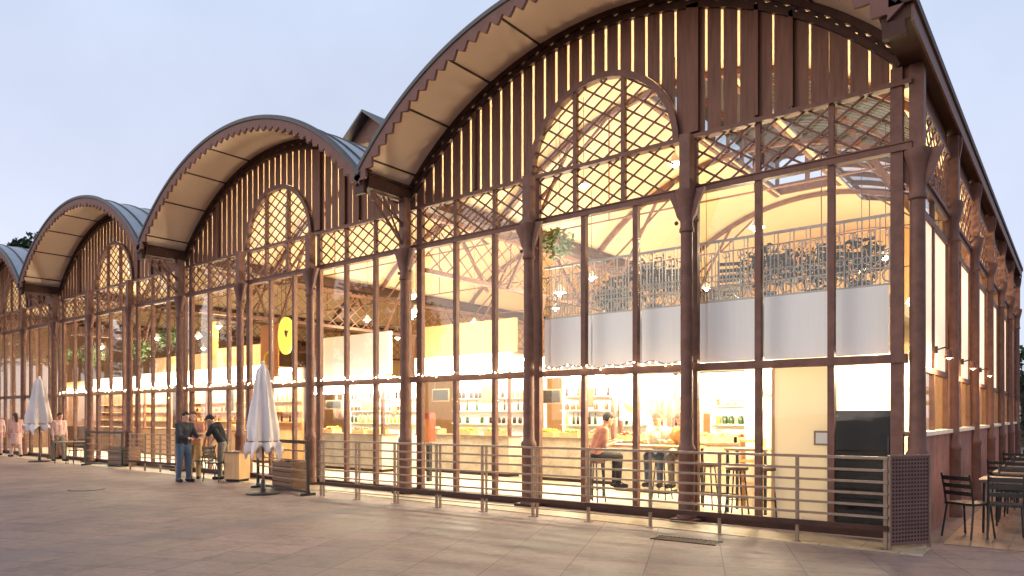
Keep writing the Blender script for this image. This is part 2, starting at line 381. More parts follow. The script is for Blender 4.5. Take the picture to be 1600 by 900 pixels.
    for i in range(n):
        p, q = (A2[i], A3[i+1]) if i % 2 else (A2[i+1], A3[i]); m.beam((p[0],-.02,p[1]), (q[0],-.02,q[1]), .03, .07)
    m.build('arch_frieze', IRON2, gab)
    # --- arched window
    m = MB(); n = 28
    o = [(cx+(ARW+.10)*math.cos(PI*i/n), ARZ+(ARW+.10)*math.sin(PI*i/n)) for i in range(n+1)]
    q = [(cx+ARW*math.cos(PI*i/n), ARZ+ARW*math.sin(PI*i/n)) for i in range(n+1)]
    m.strip(o, q, -.09, .05)
    for dx in (-.48, .48):
        m.box(cx+dx-.035, cx+dx+.035, -.06, .03, 5.17, ARZ+math.sqrt(ARW**2-dx*dx))
    win = m.build('arched_window', IRON, hall)
    m = MB(); lattice(m, cx-ARW, cx+ARW, 5.17, ARZ+ARW, lambda x,z: abs(x-cx)<ARW and 5.18<z<(ARZ+math.sqrt(max(ARW**2-(x-cx)**2,0))))
    m.build('lattice_grille', IRON, win)
    m = MB(); m.prism([(cx+ARW*math.cos(PI*i/n), ARZ+ARW*math.sin(PI*i/n)) for i in range(n+1)] , .036, .044); m.build('pane', GLASS, win)
    # --- rails
    m = MB()
    m.box(X0-PITCH+.08, X0-.08, -.075, .055, 2.33, 2.445); rail = m.build('transom', IRON, hall)
    m = MB(); m.box(X0-PITCH+.02, X0-.02, -.08, .06, 5.10, 5.19); m.box(X0-PITCH+.02, X0-.02, -.10, .02, 5.191, 5.21); m.build('lattice_rail', IRON, hall)
    m = MB(); m.box(X0-PITCH+.02, X0-.02, -.095, .06, 5.95, 6.015); m.build('gable_rail', IRON, hall)
    m = MB(); m.box(X0-PITCH+.05, X0-.05, -.12, .10, .0, .12); m.build('sill', IRON2, hall)
    # --- glazed bays
    P = 9.14/9
    xs = [X0 - (.2 if first and i == 0 else 0) - P*i for i in range(10)]
    xs = [x - (.0 if first else .0) for x in xs]
    for b in range(3):
        m = MB()
        for j in range(4):
            i = b*3+j
            if j == 0 and b > 0: continue
            wd = .075 if i % 3 == 0 else .045
            x = xs[i] - (.0 if i % 3 else 0)
            m.box(x-wd, x+wd, -.05, .05, .12, 2.33); m.box(x-wd, x+wd, -.05, .05, 2.445, 5.10)
            if i % 3 == 0 and i not in (3, 6): m.box(x-wd, x+wd, -.05, .05, 5.21, 5.95)
            elif i not in (4, 5): m.box(x-wd*.8, x+wd*.8, -.04, .04, 5.21, 5.95)
        bay = m.build('bay_window', IRON, hall)
        for j in range(3):
            i = b*3+j; xa = xs[i]-.05; xb = xs[i+1]+.05
            for za, zb_ in ((.12,2.33),(2.445,5.10)):
                m = MB(); o = [rnd.uniform(-.007,.007) for _ in range(4)]
                m.add([(xb,-.004+o[0],za),(xa,-.004+o[1],za),(xa,.004+o[1],za),(xb,.004+o[0],za),(xb,-.004+o[2],zb_),(xa,-.004+o[3],zb_),(xa,.004+o[3],zb_),(xb,.004+o[2],zb_)], [(0,3,2,1),(4,5,6,7),(0,1,5,4),(1,2,6,5),(2,3,7,6),(3,0,4,7)])
                m.build('pane', GLASS, bay, smooth=False)
        if b != 1:
            xa, xb = xs[b*3]-.03, xs[b*3+3]+.03
            m = MB(); lattice(m, xb, xa, 5.2, 5.96, lambda x,z: xb<x<xa and 5.2<z<5.96); m.build('lattice_panel', IRON, bay)
            m = MB(); m.box(xb, xa, .042, .05, 5.2, 5.96); m.build('pane', GLASS, bay, smooth=False)
    # filling between the twin posts at the valley
    if k < NV-1:
        m = MB(); lattice(m, X0-9.54, X0-9.14, 5.2, 5.96, lambda x,z: X0-9.54<x<X0-9.14 and 5.2<z<5.96); m.build('lattice_panel', IRON, hall)
        m = MB(); m.box(X0-9.50, X0-9.18, -.004, .004, .12, 5.1); m.build('pane', GLASS, hall, smooth=False)
    # valley beam
    m = MB(); m.box(X0-PITCH-.19, X0-PITCH+.19, -1.22, LEN, 6.16, 6.40); m.box(X0-PITCH-.26, X0-PITCH+.26, -1.27, LEN, 6.402, 6.44)
    m.prism([(X0-PITCH-.30,6.445),(X0-PITCH+.30,6.445),(X0-PITCH+.12,6.62),(X0-PITCH,6.52),(X0-PITCH-.12,6.62)], -1.30, -1.22)
    m.box(X0-PITCH-.13, X0-PITCH+.13, -1.31, -1.221, 6.05, 6.401)
    vb = m.build('valley_beam', IRON2, hall)
    m = MB()
    xv = X0-PITCH+.2
    m.beam((xv,-1.15,6.1),(xv,-.32,6.1),.05,.06); m.beam((xv,-1.1,5.95),(xv,-.34,5.2),.04,.05); m.beam((xv,-1.1,6.07),(xv,-.34,5.62),.03,.04); m.beam((xv,-.72,6.07),(xv,-.36,5.55),.03,.03); m.beam((xv,-.4,5.3),(xv,-.85,6.07),.03,.03)
    m.box(xv-.03, xv+.03, -1.16, -1.09, 5.92, 6.13)
    m.build('valley_bracket', IRON, vb)

# front columns
def column_mb(m, x, y, top=5.95):
    m.lathe([(.15,0),(.15,.10),(.135,.14),(.128,.18),(.125,1.06),(.14,1.09),(.14,1.14),(.105,1.2),(.098,1.6),(.092,4.45)], x, y, 0, 14)
def capital_mb(m, x, y, top=5.95):
    m.lathe([(.094,4.44),(.115,4.46),(.115,4.50),(.098,4.54),(.10,4.75),(.135,4.95),(.165,5.04),(.165,5.09)], x, y, 0, 14)
    m.box(x-.085, x+.085, y-.085, y+.085, 5.09, top)
    for sx in (-1,1):
        m.prism([(x+sx*.09,4.62),(x+sx*.15,4.70),(x+sx*.20,4.86),(x+sx*.30,5.09),(x+sx*.10,5.09)], y-.03, y+.03)
        m.ball((x+sx*.17,y,4.62), .035, 8)
for k in range(NV):
    X0 = -PITCH*k
    for j, dx in enumerate((-3.047, -6.093, -9.34)):
        m = MB(); column_mb(m, X0+dx, -.27); c = m.build('column', IRON, hall)
        m = MB(); capital_mb(m, X0+dx, -.27, 5.95 if j < 2 else 6.16); m.build('capital', IRON, c)
        m = MB(); m.box(X0+dx-.19, X0+dx+.19, -.46, -.12, 0, .06); m.build('column_base', IRON2, c)
# ---- corner and side wall
m = MB(); column_mb(m, .03, .03); c = m.build('column', IRON, hall)
m = MB(); capital_mb(m, .03, .03, 6.2); m.build('capital', IRON, c)
m = MB(); m.box(-.27, -.13, -.06, .06, 5.21, 6.2); m.box(-.1,.0,-.05,.0,.1,.14); m.build('corner_post', IRON, hall)
m = MB(); m.box(-.14, .17, -1.3, LEN+.3, 6.20, 6.36); m.box(-.05, .23, -1.36, LEN+.32, 6.362, 6.46); eav = m.build('eaves_gutter', IRON2, hall)
m = MB(); m.box(.172, .20, -1.3, LEN+.3, 6.16, 6.36); m.build('fascia_board', IRON, eav)
m = MB(); m.box(-.12,.12,-1.34,-1.24,6.02,6.2); m.build('gutter_end', IRON2, eav)
for i in range(1, 7):
    y = 3.0*i
    m = MB(); column_mb(m, .06, y); c = m.build('column', IRON, hall)
    m = MB(); m.lathe([(.094,4.44),(.12,4.47),(.10,4.54),(.10,4.75),(.16,5.02),(.16,5.09)], .06, y, 0, 12); m.box(-.04,.16,y-.1,y+.1,5.09,6.16)
    m.prism([(.161,5.75),(.20,6.0),(.20,6.12),(.161,6.12)], y-.03, y+.03); m.build('capital', IRON, c)
for i in range(6):
    y0, y1 = 3*i+.12, 3*i+2.88
    m = MB(); m.box(-.10, .04, y0, y1, 0, 1.36); d = m.build('dado_wall', BRICK, hall, smooth=False)
    m = MB(); m.box(-.14, .09, y0, y1, 1.362, 1.42); m.build('dado_coping', CREAM, d)
    m = MB()
    for yy in (y0+.03, (y0+y1)/2, y1-.03): m.box(-.05, .02, yy-.04, yy+.04, 1.42, 4.80)
    for z in (2.28, 4.42, 4.80): m.box(-.045, .026, y0, y1, z-.04, z+.04)
    fr = m.build('side_window', IRON, hall)
    for ya, yb in ((y0, (y0+y1)/2), ((y0+y1)/2, y1)):
        m = MB(); m.box(-.03, -.012, ya+.07, yb-.04, 2.32, 4.38); m.build('blind_panel', BLIND, fr, smooth=False)
        m = MB(); m.box(-.02, -.012, ya+.07, yb-.04, 1.42, 2.24); m.build('pane', GLASS, fr, smooth=False)
        m = MB(); m.box(-.02, -.012, ya+.07, yb-.04, 4.46, 4.76); m.build('pane', GLASS, fr, smooth=False)
    m = MB(); lattice(m, y0, y1, 4.85, 5.8, lambda u,v: y0<u<y1 and 4.85<v<5.8, to3=lambda u,v,o: (.02-o,u,v))
    for z in (4.87, 5.80): m.beam((.02,y0,z),(.02,y1,z),.08,.06)
    m.build('lattice_panel', IRON, hall)
    m = MB(); m.box(-.03, .0, y0, y1, 5.83, 6.2); m.build('eaves_board', BOARD, hall)
# rear and left walls
m = MB(); m.box(-NV*PITCH-.1, -.1, LEN-.02, LEN+.15, 0, 6.3); 
for k in range(NV):
    cx = -PITCH*k-HALF; m.strip([(cx+HALF*(2*i/24-1)*.995, 6.302) for i in range(25)], [(cx+HALF*(2*i/24-1)*.995, arch(HALF*(2*i/24-1)*.995)-.02) for i in range(25)], LEN, LEN+.12)
m.build('rear_wall', WOODT, hall, smooth=False)
m = MB(); m.box(-NV*PITCH-.15, -NV*PITCH, .1, LEN, 0, 6.16); m.build('end_wall', WOODD, hall, smooth=False)
# inner columns, girders and trusses
for k in range(1, NV):
    X = -PITCH*k + .2
    m = MB(); lattice(m, .3, LEN-.1, 4.75, 5.95, lambda u,v: .3<u<LEN-.1 and 4.75<v<5.95, dx=.5, dz=.4, w=.03, to3=lambda u,v,o: (X+o,u,v))
    for z in (4.75, 5.95): m.box(X-.06, X+.06, .3, LEN-.1, z-.05, z+.05)
    m.build('lattice_girder', IRON, hall)
    for y in (4.5, 9, 13.5):
        m = MB(); m.lathe([(.14,0),(.14,.9),(.10,1),(.09,4.3),(.16,4.68)], X, y, .05, 12); m.build('column', IRON, hall)
for k in range(NV):
    cx = -PITCH*k-HALF
    for y in (3.0, 7.5, 12.5):
        m = MB(); n = 30; a = AM*.98
        m.strip([pol(-a+2*a*i/n, R-.02, cx) for i in range(n+1)], [pol(-a+2*a*i/n, R-.14, cx) for i in range(n+1)], y-.05, y+.05)
        m.tube([(cx-4.5,y,5.9),(cx+4.5,y,5.9)], .02, 6)
        for sx in (-1,1):
            m.beam((cx+sx*4.45,y,4.7),(cx+sx*2.6,y,arch(2.6)-.12),.06,.07); m.tube([(cx+sx*1.6,y,5.9),(cx+sx*1.6,y,arch(1.6)-.12)],.015,6)
            m.beam((cx+sx*4.45,y,5.9),(cx+sx*1.6,y,arch(1.6)-.12),.04,.05)
        m.build('roof_truss', IRON, hall)
# mezzanine
MX0, MX1 = -6.15, -.34
m = MB(); m.box(MX0, MX1, .34, 6.2, 3.12, 3.30); m.box(MX0, MX1, .34, 6.2, 2.52, 2.60)
mez = m.build('mezzanine', CREAM, hall, smooth=False)
e = [MX0, -5.10, -4.12, -3.12, -2.06, -1.07, MX1]
for a, b in zip(e[:-1], e[1:]):
    m = MB(); m.box(a+.015, b-.015, .27, .335, 2.48, 3.42); m.build('parapet_panel', PANEL, mez, smooth=False)
m = MB(); m.box(MX0, MX0+.07, .34, 6.2, 2.48, 3.42); m.build('parapet_panel', PANEL, mez, smooth=False)
m = MB(); x = MX0+.05; i = 0
while x < MX1:
    m.beam((x,.30,3.42),(x,.30,4.36 if i%2 else 4.2),.016,.016)
    if i % 2 == 0:
        cxx = x; pts = [(cxx+.085*math.cos(2*PI*q/14), .30, 3.56+.085*math.sin(2*PI*q/14)) for q in range(15)]; m.tube(pts, .011, 5)
        pts = [(cxx+.05*math.cos(2*PI*q/12), .30, 4.15+.05*math.sin(2*PI*q/12)) for q in range(13)]; m.tube(pts, .009, 5)
    m.beam((x+.0575,.30,3.42),(x+.0575,.30,3.95 if i%2 else 4.36),.010,.010)
    pts = [(x+.0575+.05*math.cos(2*PI*q/12), .306, 3.80+.05*math.sin(2*PI*q/12)) for q in range(13)]; m.tube(pts, .009, 5)
    x += .115; i += 1
m.box(MX0, MX1, .285, .315, 4.36, 4.40); m.box(MX0, MX1, .287, .313, 3.66, 3.675); m.box(MX0, MX1, .28, .32, 3.421, 3.45)
m.build('iron_balustrade', IRONG, mez)
for x in (-1.07, -3.1, -5.1):
    m = MB(); m.lathe([(.09,0),(.07,.1),(.07,2.46)], x, 3.4, .05, 12); m.build('support_post', IRON, mez)
exec_later = []
# ------------------------------------------------------------------ people
def remesh(o, vox, it=3):
    m = o.modifiers.new('fuse', 'REMESH'); m.mode = 'VOXEL'; m.voxel_size = vox; m.use_smooth_shade = True
    s = o.modifiers.new('soften', 'SMOOTH'); s.factor = .5; s.iterations = it
    return o
def person(label, loc, rz, J, shirt, trousers, hair, shoes, long_sleeve=True, vox=.009, shorts=False, longhair=False, group=None, skirt=False):
    """J: joints of the pose, figure faces +x, left is +y"""
    t = thing('person', label, 'person', loc, rz, group)
    V = lambda n: Vector(J[n])
    pel, che, nek, hd = V('pelvis'), V('chest'), V('neck'), V('head')
    up = (hd-nek).normalized(); side = Vector((0,1,0)); fw = side.cross(up).normalized()
    b = MB()
    b.tube([pel, che], [.10,.11], 12, True)
    for s in ('l','r'):
        sg = 1 if s == 'l' else -1
        b.tube([V('hip'+s)+Vector((0,0,.05)), V('sh'+s)-Vector((0,sg*.05,.06))], [.085,.075], 10, True)
        b.tube([V('hip'+s), V('knee'+s)], [.082,.056], 10, True)
        b.tube([V('knee'+s), V('knee'+s).lerp(V('ank'+s),.35), V('ank'+s)], [.054,.056,.036], 10, True)
        b.tube([V('ank'+s), V('toe'+s)], [.04,.034], 8, True)
        b.tube([che+Vector((0,sg*.05,.08)), V('sh'+s)], [.07,.055], 10, True)
        b.tube([V('sh'+s), V('elb'+s)], [.05,.038], 10, True); b.tube([V('elb'+s), V('wri'+s)], [.037,.026], 10, True)
        d = (V('wri'+s)-V('elb'+s)).normalized(); w = d.cross(up if abs(d.dot(up)) < .9 else fw).normalized(); pn = d.cross(w).normalized()
        wr = V('wri'+s); pc = wr + d*.085
        b.tube([wr, pc+w*.018], [.022,.02], 8, True); b.tube([wr, pc-w*.018], [.022,.02], 8, True)
        for q, ln in enumerate((.062,.075,.07,.055)):
            f0 = pc + w*(.03-.02*q); f1 = f0 + d*ln*.5 + pn*.006; f2 = f1 + d*ln*.38 + pn*.022; b.tube([f0, f1, f2], [.0098,.009,.008], 6, True)
        b.tube([wr+d*.03+w*.02, wr+d*.055+w*.05+pn*.01, wr+d*.09+w*.055+pn*.025], [.012,.011,.009], 6, True)
    b.tube([che+Vector((0,0,.1)), nek, nek.lerp(hd,.5)], [.06,.052,.052], 10, True)
    o0 = len(b.v); b.ball((0,0,0), .1, 14, (.98,.80,1.2))
    for i in range(o0, len(b.v)):
        x,y,z = b.v[i]; b.v[i] = tuple(hd + fw*x + side*y + up*z)
    b.tube([hd+fw*.05-up*.06, hd+fw*.075-up*.075], [.05,.04], 8, True)                      # jaw
    b.tube([hd+fw*.092+up*.01, hd+fw*.113-up*.022], [.010,.015], 6, True)                   # nose
    for sg in (-1,1): b.tube([hd+side*sg*.082+up*.02, hd+side*sg*.085-up*.025], [.014,.010], 6, True)   # ears
    remesh(b.build('body', SKIN, t), vox)
    for sg in (-1,1):
        e = MB(); e.ball(tuple(hd+fw*.091+side*sg*.034+up*.012), .011, 8); e.build('eye', BLACK, t)
    e = MB(); e.tube([hd+fw*.103-up*.055-side*.022, hd+fw*.108-up*.057, hd+fw*.103-up*.055+side*.022], .006, 6, True); e.build('mouth', REDM, t)
    c = MB()                                                                                 # shirt
    c.tube([pel+Vector((0,0,-.02)), che], [.125,.128], 12, True)
    for s in ('l','r'):
        sg = 1 if s == 'l' else -1
        c.tube([V('hip'+s)+Vector((0,0,.02)), V('sh'+s)-Vector((0,sg*.05,.06))], [.10,.095], 10, True)
        c.tube([che+Vector((0,sg*.04,.08)), V('sh'+s)], [.085,.072], 10, True)
        en = V('elb'+s) if long_sleeve else V('sh'+s).lerp(V('elb'+s), .62)
        c.tube([V('sh'+s), en], [.068,.055 if long_sleeve else .062], 10, True)
        if long_sleeve: c.tube([V('elb'+s), V('elb'+s).lerp(V('wri'+s),.9)], [.054,.042], 10, True)
    c.tube([che+Vector((0,0,.12)), nek-Vector((0,0,.02))], [.075,.062], 10, True)
    remesh(c.build('shirt', shirt, t), vox)
    c = MB(); c.tube([V('hipl'), V('hipr')], .105, 10, True)
    for s in ('l','r'):
        c.tube([V('hip'+s), V('knee'+s)], [.105,.076], 10, True)
        if not shorts: c.tube([V('knee'+s), V('ank'+s)+Vector((0,0,.01))], [.074,.058], 10, True)
    if skirt: c.tube([V('hipl').lerp(V('hipr'),.5), V('kneel').lerp(V('kneer'),.5)], [.15,.19], 12)
    remesh(c.build('skirt' if skirt else 'trousers', trousers, t), vox)
    for s in ('l','r'):
        c = MB(); a = V('ank'+s); tt = V('toe'+s); bk = a - (tt-a).normalized()*.05; bk.z = tt.z
        c.tube([bk+Vector((0,0,.012)), tt+Vector((0,0,.004))], [.047,.043], 10, True); c.tube([a, bk.lerp(tt,.3)], [.048,.046], 8, True)
        for i in range(len(c.v)):
            if c.v[i][2] < .004 and tt.z < .1: c.v[i] = (c.v[i][0], c.v[i][1], .004)
        c.build('shoe', shoes, t)
    c = MB(); o0 = len(c.v); c.ball((0,0,0), .1, 14, (1.06,.90,1.22))
    for i in range(o0, len(c.v)):
        x,y,z = c.v[i]; z2 = max(z, (.058 if x > .045 else .0 if x > .0 else -.075)); c.v[i] = tuple(hd + fw*(x-.012) + side*y + up*(z2+.012))
    if longhair: c.tube([hd-fw*.06+up*.03, hd-fw*.085-up*.1, hd-fw*.09-up*.24], [.08,.075,.05], 10, True)
    c.build('hair', hair, t)
    return t
def standing(lean=0, armL=None, armR=None, step=.04, head=0):
    J = dict(pelvis=(0,0,.98), chest=(.02+lean*.55,0,1.30-lean*.12), neck=(.03+lean,0,1.47-lean*.3), head=(.06+lean*1.35+head,0,1.615-lean*.45))
    for s, sg in (('l',1),('r',-1)):
        st = step*sg
        J['hip'+s] = (0,sg*.09,.92); J['knee'+s] = (.025+st*.6,sg*.10,.50); J['ank'+s] = (st,sg*.11,.075); J['toe'+s] = (st+.15,sg*.135,.042)
        J['sh'+s] = (.02+lean*.85,sg*.185,1.40-lean*.28)
        a = (armL if s == 'l' else armR)
        e, w = a if a else ((-.02,.24,1.12),(.06,.235,.87))
        J['elb'+s] = (e[0]+lean*.75,sg*e[1],e[2]-lean*.25); J['wri'+s] = (w[0]+lean*.7,sg*w[1],w[2]-lean*.2)
    return J
def sitting(h=.46, lean=.05, arms=((.14,.24,.62),(.36,.17,.66)), foot=0):
    J = dict(pelvis=(0,0,h+.11), chest=(.02+lean,0,h+.43), neck=(.03+lean*1.8,0,h+.60), head=(.06+lean*2.4,0,h+.745))
    for s, sg in (('l',1),('r',-1)):
        J['hip'+s] = (.0,sg*.09,h+.075); J['knee'+s] = (.42,sg*.12,h+.06); J['ank'+s] = (.40,sg*.12,foot+.08); J['toe'+s] = (.54,sg*.14,foot+.045)
        J['sh'+s] = (.02+lean*1.6,sg*.18,h+.53)
        e, w = arms; J['elb'+s] = (e[0],sg*e[1],h+e[2]-.37); J['wri'+s] = (w[0],sg*w[1],h+w[2]-.33)
    return J
NAVY = cloth('dark navy cloth', (.02,.022,.032)); DENIM = cloth('blue denim', (.06,.09,.14)); BLK = cloth('black cloth', (.010,.010,.011))
KHAKI = cloth('grey brown cloth', (.16,.13,.10)); CORAL = cloth('coral cloth', (.55,.22,.13)); PINK = cloth('pale pink cloth', (.46,.29,.27)); ROSE = cloth('dusty rose cloth', (.36,.21,.20))
HAIRD = cloth('dark brown hair', (.018,.011,.008)); HAIRB = cloth('brown hair', (.07,.035,.018)); HAIRG = cloth('grey hair', (.32,.29,.26)); OCHRE = cloth('ochre cloth', (.42,.25,.09)); CREAMC = cloth('cream cloth', (.62,.54,.42))

bend = ((.16,.22,1.14),(.38,.15,1.10))
person('man in dark navy jacket and blue jeans standing side-on in front of the glass', (-15.50,-1.86,0), math.radians(8), standing(.02, bend, bend), NAVY, DENIM, HAIRD, BLK, vox=.010)
person('woman in coral top and ochre trousers facing the man in the navy jacket', (-16.15,-1.25,0), math.radians(-40), standing(0, ((.10,.22,1.15),(.34,.16,1.18)), bend), CORAL, OCHRE, HAIRB, BLK, long_sleeve=False, vox=.010, longhair=True)
person('person in black T-shirt and grey trousers bending forward beside the wooden lectern box', (-15.25,-.95,.012), math.radians(215), standing(.22, ((.20,.22,1.08),(.30,.15,.86)), ((.20,.22,1.08),(.30,.15,.86))), BLK, KHAKI, HAIRD, BLK, long_sleeve=False, vox=.010)
person('passer-by in pale pink shirt and rose trousers, leftmost in the photo', (-32.6,-.9,0), math.radians(170), standing(.03, step=.16), PINK, ROSE, HAIRG, BLK, vox=.014)
person('woman in rose dress walking behind the left closed parasol', (-30.9,-.75,0), math.radians(185), standing(.02, step=.14), ROSE, PINK, HAIRB, BLK, vox=.014, skirt=True, longhair=True)
person('pink-shirted passer-by in grey trousers right of the left closed parasol', (-26.6,-.75,0), math.radians(10), standing(.02, step=.15), PINK, KHAKI, HAIRD, BLK, vox=.014)

# ------------------------------------------------------------------ seats and tables
def stool(loc, label, rz=0):
    t = thing('bar_stool', label, 'stool', loc, rz, 'stools at the high tables indoors')
    m = MB(); m.lathe([(.165,.72),(.18,.735),(.18,.765),(.165,.78)], n=18); m.build('seat', WOODD, t)
    for i in range(4):
        a = PI/4+PI/2*i; m = MB(); m.tube([(.12*math.cos(a),.12*math.sin(a),.73),(.20*math.cos(a),.20*math.sin(a),.005)], .013, 8); m.build('leg', BLACKM, t)
    m = MB(); m.tube([(.172*math.cos(2*PI*i/20),.172*math.sin(2*PI*i/20),.26) for i in range(21)], .009, 6); m.build('footrest', BLACKM, t)
    return t
def high_table(loc, label, w=.6, l=.6, h=1.06):
    t = thing('high_table', label, 'table', loc, 0)
    m = MB(); m.box(-l/2,l/2,-w/2,w/2,h-.04,h); m.build('tabletop', WOODT, t)
    for sx in (-1,1):
        for sy in (-1,1): m = MB(); m.beam((sx*(l/2-.04),sy*(w/2-.04),0),(sx*(l/2-.04),sy*(w/2-.04),h-.042),.04,.04); m.build('leg', BLACKM, t)
    return t
def chair(loc, label, rz, group, frame=None, seatm=None):
    frame = frame or BLACKM; seatm = seatm or BLACKM
    t = thing('bistro_chair', label, 'chair', loc, rz, group)          # faces +x
    m = MB(); m.box(-.20,.20,-.20,.20,.445,.462)
    for i in range(5): m.box(-.20,.20,-.2+.082*i,-.2+.082*i+.066,.4625,.474)
    m.build('seat', seatm, t)
    for sy in (-1,1):
        m = MB(); m.tube([(.17,sy*.18,.445),(.23,sy*.20,.006)], .013, 8); m.build('leg', frame, t)
        m = MB(); m.tube([(-.17,sy*.18,.445),(-.25,sy*.20,.006)], .013, 8); m.build('leg', frame, t)
        m = MB(); m.tube([(-.18,sy*.185,.44),(-.215,sy*.19,.66),(-.27,sy*.19,.86)], .013, 8); m.build('back_post', frame, t)
    m = MB()
    for z, x in ((.60,-.206),(.70,-.226),(.80,-.252)): m.beam((x,-.185,z),(x,.185,z),.014,.055)
    m.build('backrest', seatm, t)
    return t
def terrace_table(loc, label, rz=0):
    t = thing('terrace_table', label, 'table', loc, rz, 'tables on the side terrace')
    m = MB(); m.box(-.36,.36,-.36,.36,.725,.75); m.box(-.34,.34,-.34,.34,.70,.724); m.build('tabletop', STEEL, t)
    for sx in (-1,1):
        for sy in (-1,1): m = MB(); m.tube([(sx*.30,sy*.30,.70),(sx*.31,sy*.31,.006)], .016, 8); m.build('leg', BLACKM, t)
    return t
tt = terrace_table((.95,1.55,.01), 'grey topped metal terrace table nearest the corner column')
words = ['second', 'third', 'fourth', 'fifth', 'sixth']
for i in range(5): dup(tt, (.98,3.15+1.65*i,.01), 0, f'grey topped terrace table along the brick dado, {words[i]} from the corner column')
c0 = chair((.52,.74,.01), 'black slatted chair at the near end of the terrace, turned to the first table', math.radians(62), 'chairs on the side terrace')
dup(c0, (.92,.86,.01), math.radians(95), 'black slatted chair with its back to the camera at the first terrace table')
nth = ['first', 'second', 'third', 'fourth', 'fifth', 'sixth']
for i in range(6):
    y = 2.32+1.65*i if i else 2.34
    dup(c0, (.92,y,.01), math.radians(-88+6*(i%3)), f'black slatted chair on the far side of the {nth[i]} terrace table from the corner')
    if i: dup(c0, (.62+.3*(i%2),y-1.58+.75,.01), math.radians(86), f'black slatted chair on the near side of the {nth[i]} terrace table from the corner')

# ------------------------------------------------------------------ railings in front
def railing(name, p0, p1, label, h=1.12, posts=10, drop=.0, twin=()):
    p0 = Vector((*p0,0)); p1 = Vector((*p1,0)); d = p1-p0; L = d.length; rz = math.atan2(d.y, d.x)
    t = thing(name, label, 'railing', p0, rz, 'steel railings in front of the hall')
    for i in range(posts):
        x = L*i/(posts-1)
        m = MB(); m.box(x-.02,x+.02,-.02,.02,0,h-.018)
        if i in twin: m.box(x+.07,x+.10,-.015,.015,0,h-.018)
        m.box(x-.05,x+.05,-.05,.05,0,.012)
        m.build('post', STEEL, t)
    for i in range(5):
        z = .40 + (h-.55)*i/4.0
        m = MB(); m.box(-.03,L+.03,-.043,-.0205,z-.015,z+.015); m.build('rail', STEEL, t)
    m = MB(); m.box(-.03,L+.03,-.055,-.022,.235,.30); m.build('bottom_rail', IRON2, t)
    m = MB(); m.box(-.03,L+.03,-.035,-.0205,.13,.145); m.build('foot_wire', STEEL, t)
    m = MB(); m.box(-.03,L+.03,-.035,.03,h-.017,h+.017); m.build('handrail', STEEL, t)
    return t
rl = railing('railing', (-10.35,-1.62), (-.17,-.90), 'long steel railing across the rightmost vault, ending at the perforated panel', 1.12, 11, twin=(0,1,2,3,4,5))
railing('railing', (-20.5,-.95), (-18.1,-.75), 'short far steel railing left of the man in jeans', 1.08, 4)
t = thing('perforated_screen', 'brown perforated metal screen standing on end at the right end of the railing', 'screen', (-.12,-.90,0), math.radians(58))
m = MB(); m.box(0,.62,-.012,.012,.06,1.14); m.build('sheet', FASC, t, smooth=False)
m = MB(); m.box(-.02,.0,-.02,.02,0,1.16); m.box(.62,.65,-.02,.02,0,1.16); m.box(0,.62,-.018,.018,1.141,1.16); m.build('frame', STEEL, t)
m = MB()
for i in range(12):
    for j in range(22): m.box(.03+.05*i,.055+.05*i,-.014,.0135,.10+.047*j,.122+.047*j)
m.build('perforation', BLACK, t)
def windbreak(p0, p1, label, crate_label=None):
    p0 = Vector((*p0,0)); d = Vector((*p1,0))-p0; L = d.length; rz = math.atan2(d.y,d.x)
    t = thing('windbreak_frame', label, 'windbreak', p0, rz)
    m = MB(); m.box(-.04,L+.04,-.03,.03,1.05,1.12); m.build('top_bar', BLACKM, t)
    m = MB(); m.box(-.04,L+.04,-.03,.03,.05,.10); m.build('bottom_bar', BLACKM, t)
    for x in (0,L): m = MB(); m.box(x-.025,x+.025,-.025,.025,.101,1.049); m.box(x-.03,x+.03,-.16,.16,0,.049); m.build('post', BLACKM, t)
    for z in (.3,.5,.7,.9): m = MB(); m.box(.026,L-.026,-.010,.010,z-.015,z+.015); m.build('rail', STEEL, t)
    return t
windbreak((-12.9,-1.45), (-10.65,-1.72), 'black topped windbreak frame to the right of the large closed parasol')
windbreak((-23.7,-.95), (-22.0,-.55), 'black windbreak frame on the far left between the closed parasols')
def slat_crate(loc, rz, label, w=.8, h=.62):
    t = thing('slatted_planter', label, 'planter', loc, rz, 'dark slatted planters')
    for i in range(5):
        z = .07+(h-.07)*i/5; m = MB(); m.box(-w/2,w/2,-.2,-.178,z,z+h/5-.03); m.box(-w/2,w/2,.178,.2,z,z+h/5-.03); m.build('slat', WOODD, t)
    for sx in (-1,1): m = MB(); m.box(sx*(w/2+.001),sx*(w/2+.03),-.2,.2,0,h); m.build('side_panel', WOODD, t)
    m = MB(); m.box(-w/2+.01,w/2-.01,-.17,.17,.08,h-.06); m.build('soil_box', BLACK, t)
    return t
slat_crate((-12.1,-1.15,0), math.radians(-8), 'dark slatted planter behind the windbreak right of the large closed parasol', .9)
slat_crate((-22.35,-.35,.012), math.radians(15), 'dark slatted planter behind the far left windbreak', .9)
t = thing('lectern_box', 'honey coloured wooden lectern box standing just left of the large closed parasol', 'lectern', (-14.62,-.95,.012), math.radians(20))
m = MB(); m.box(-.22,.22,-.2,.2,.06,.70); m.build('cabinet', WOODT, t, smooth=False)
m = MB(); m.box(-.25,.25,-.23,.23,.701,.735); m.build('top', WOODD, t)
m = MB(); m.box(-.20,.20,-.18,.18,0,.059); m.build('plinth', BLACK, t)
chair((-15.95,-1.15,.012), 'black chair between the man in jeans and the bending person', math.radians(200), 'black chairs at the hall entrance')
chair((-14.95,-1.3,.012), 'black chair just right of the bending person in black', math.radians(20), 'black chairs at the hall entrance')
t = terrace_table((-25.2,-.9,0), 'low table with a pale tray right of the left closed parasol', .2); t['group'] = 'tables out in front'
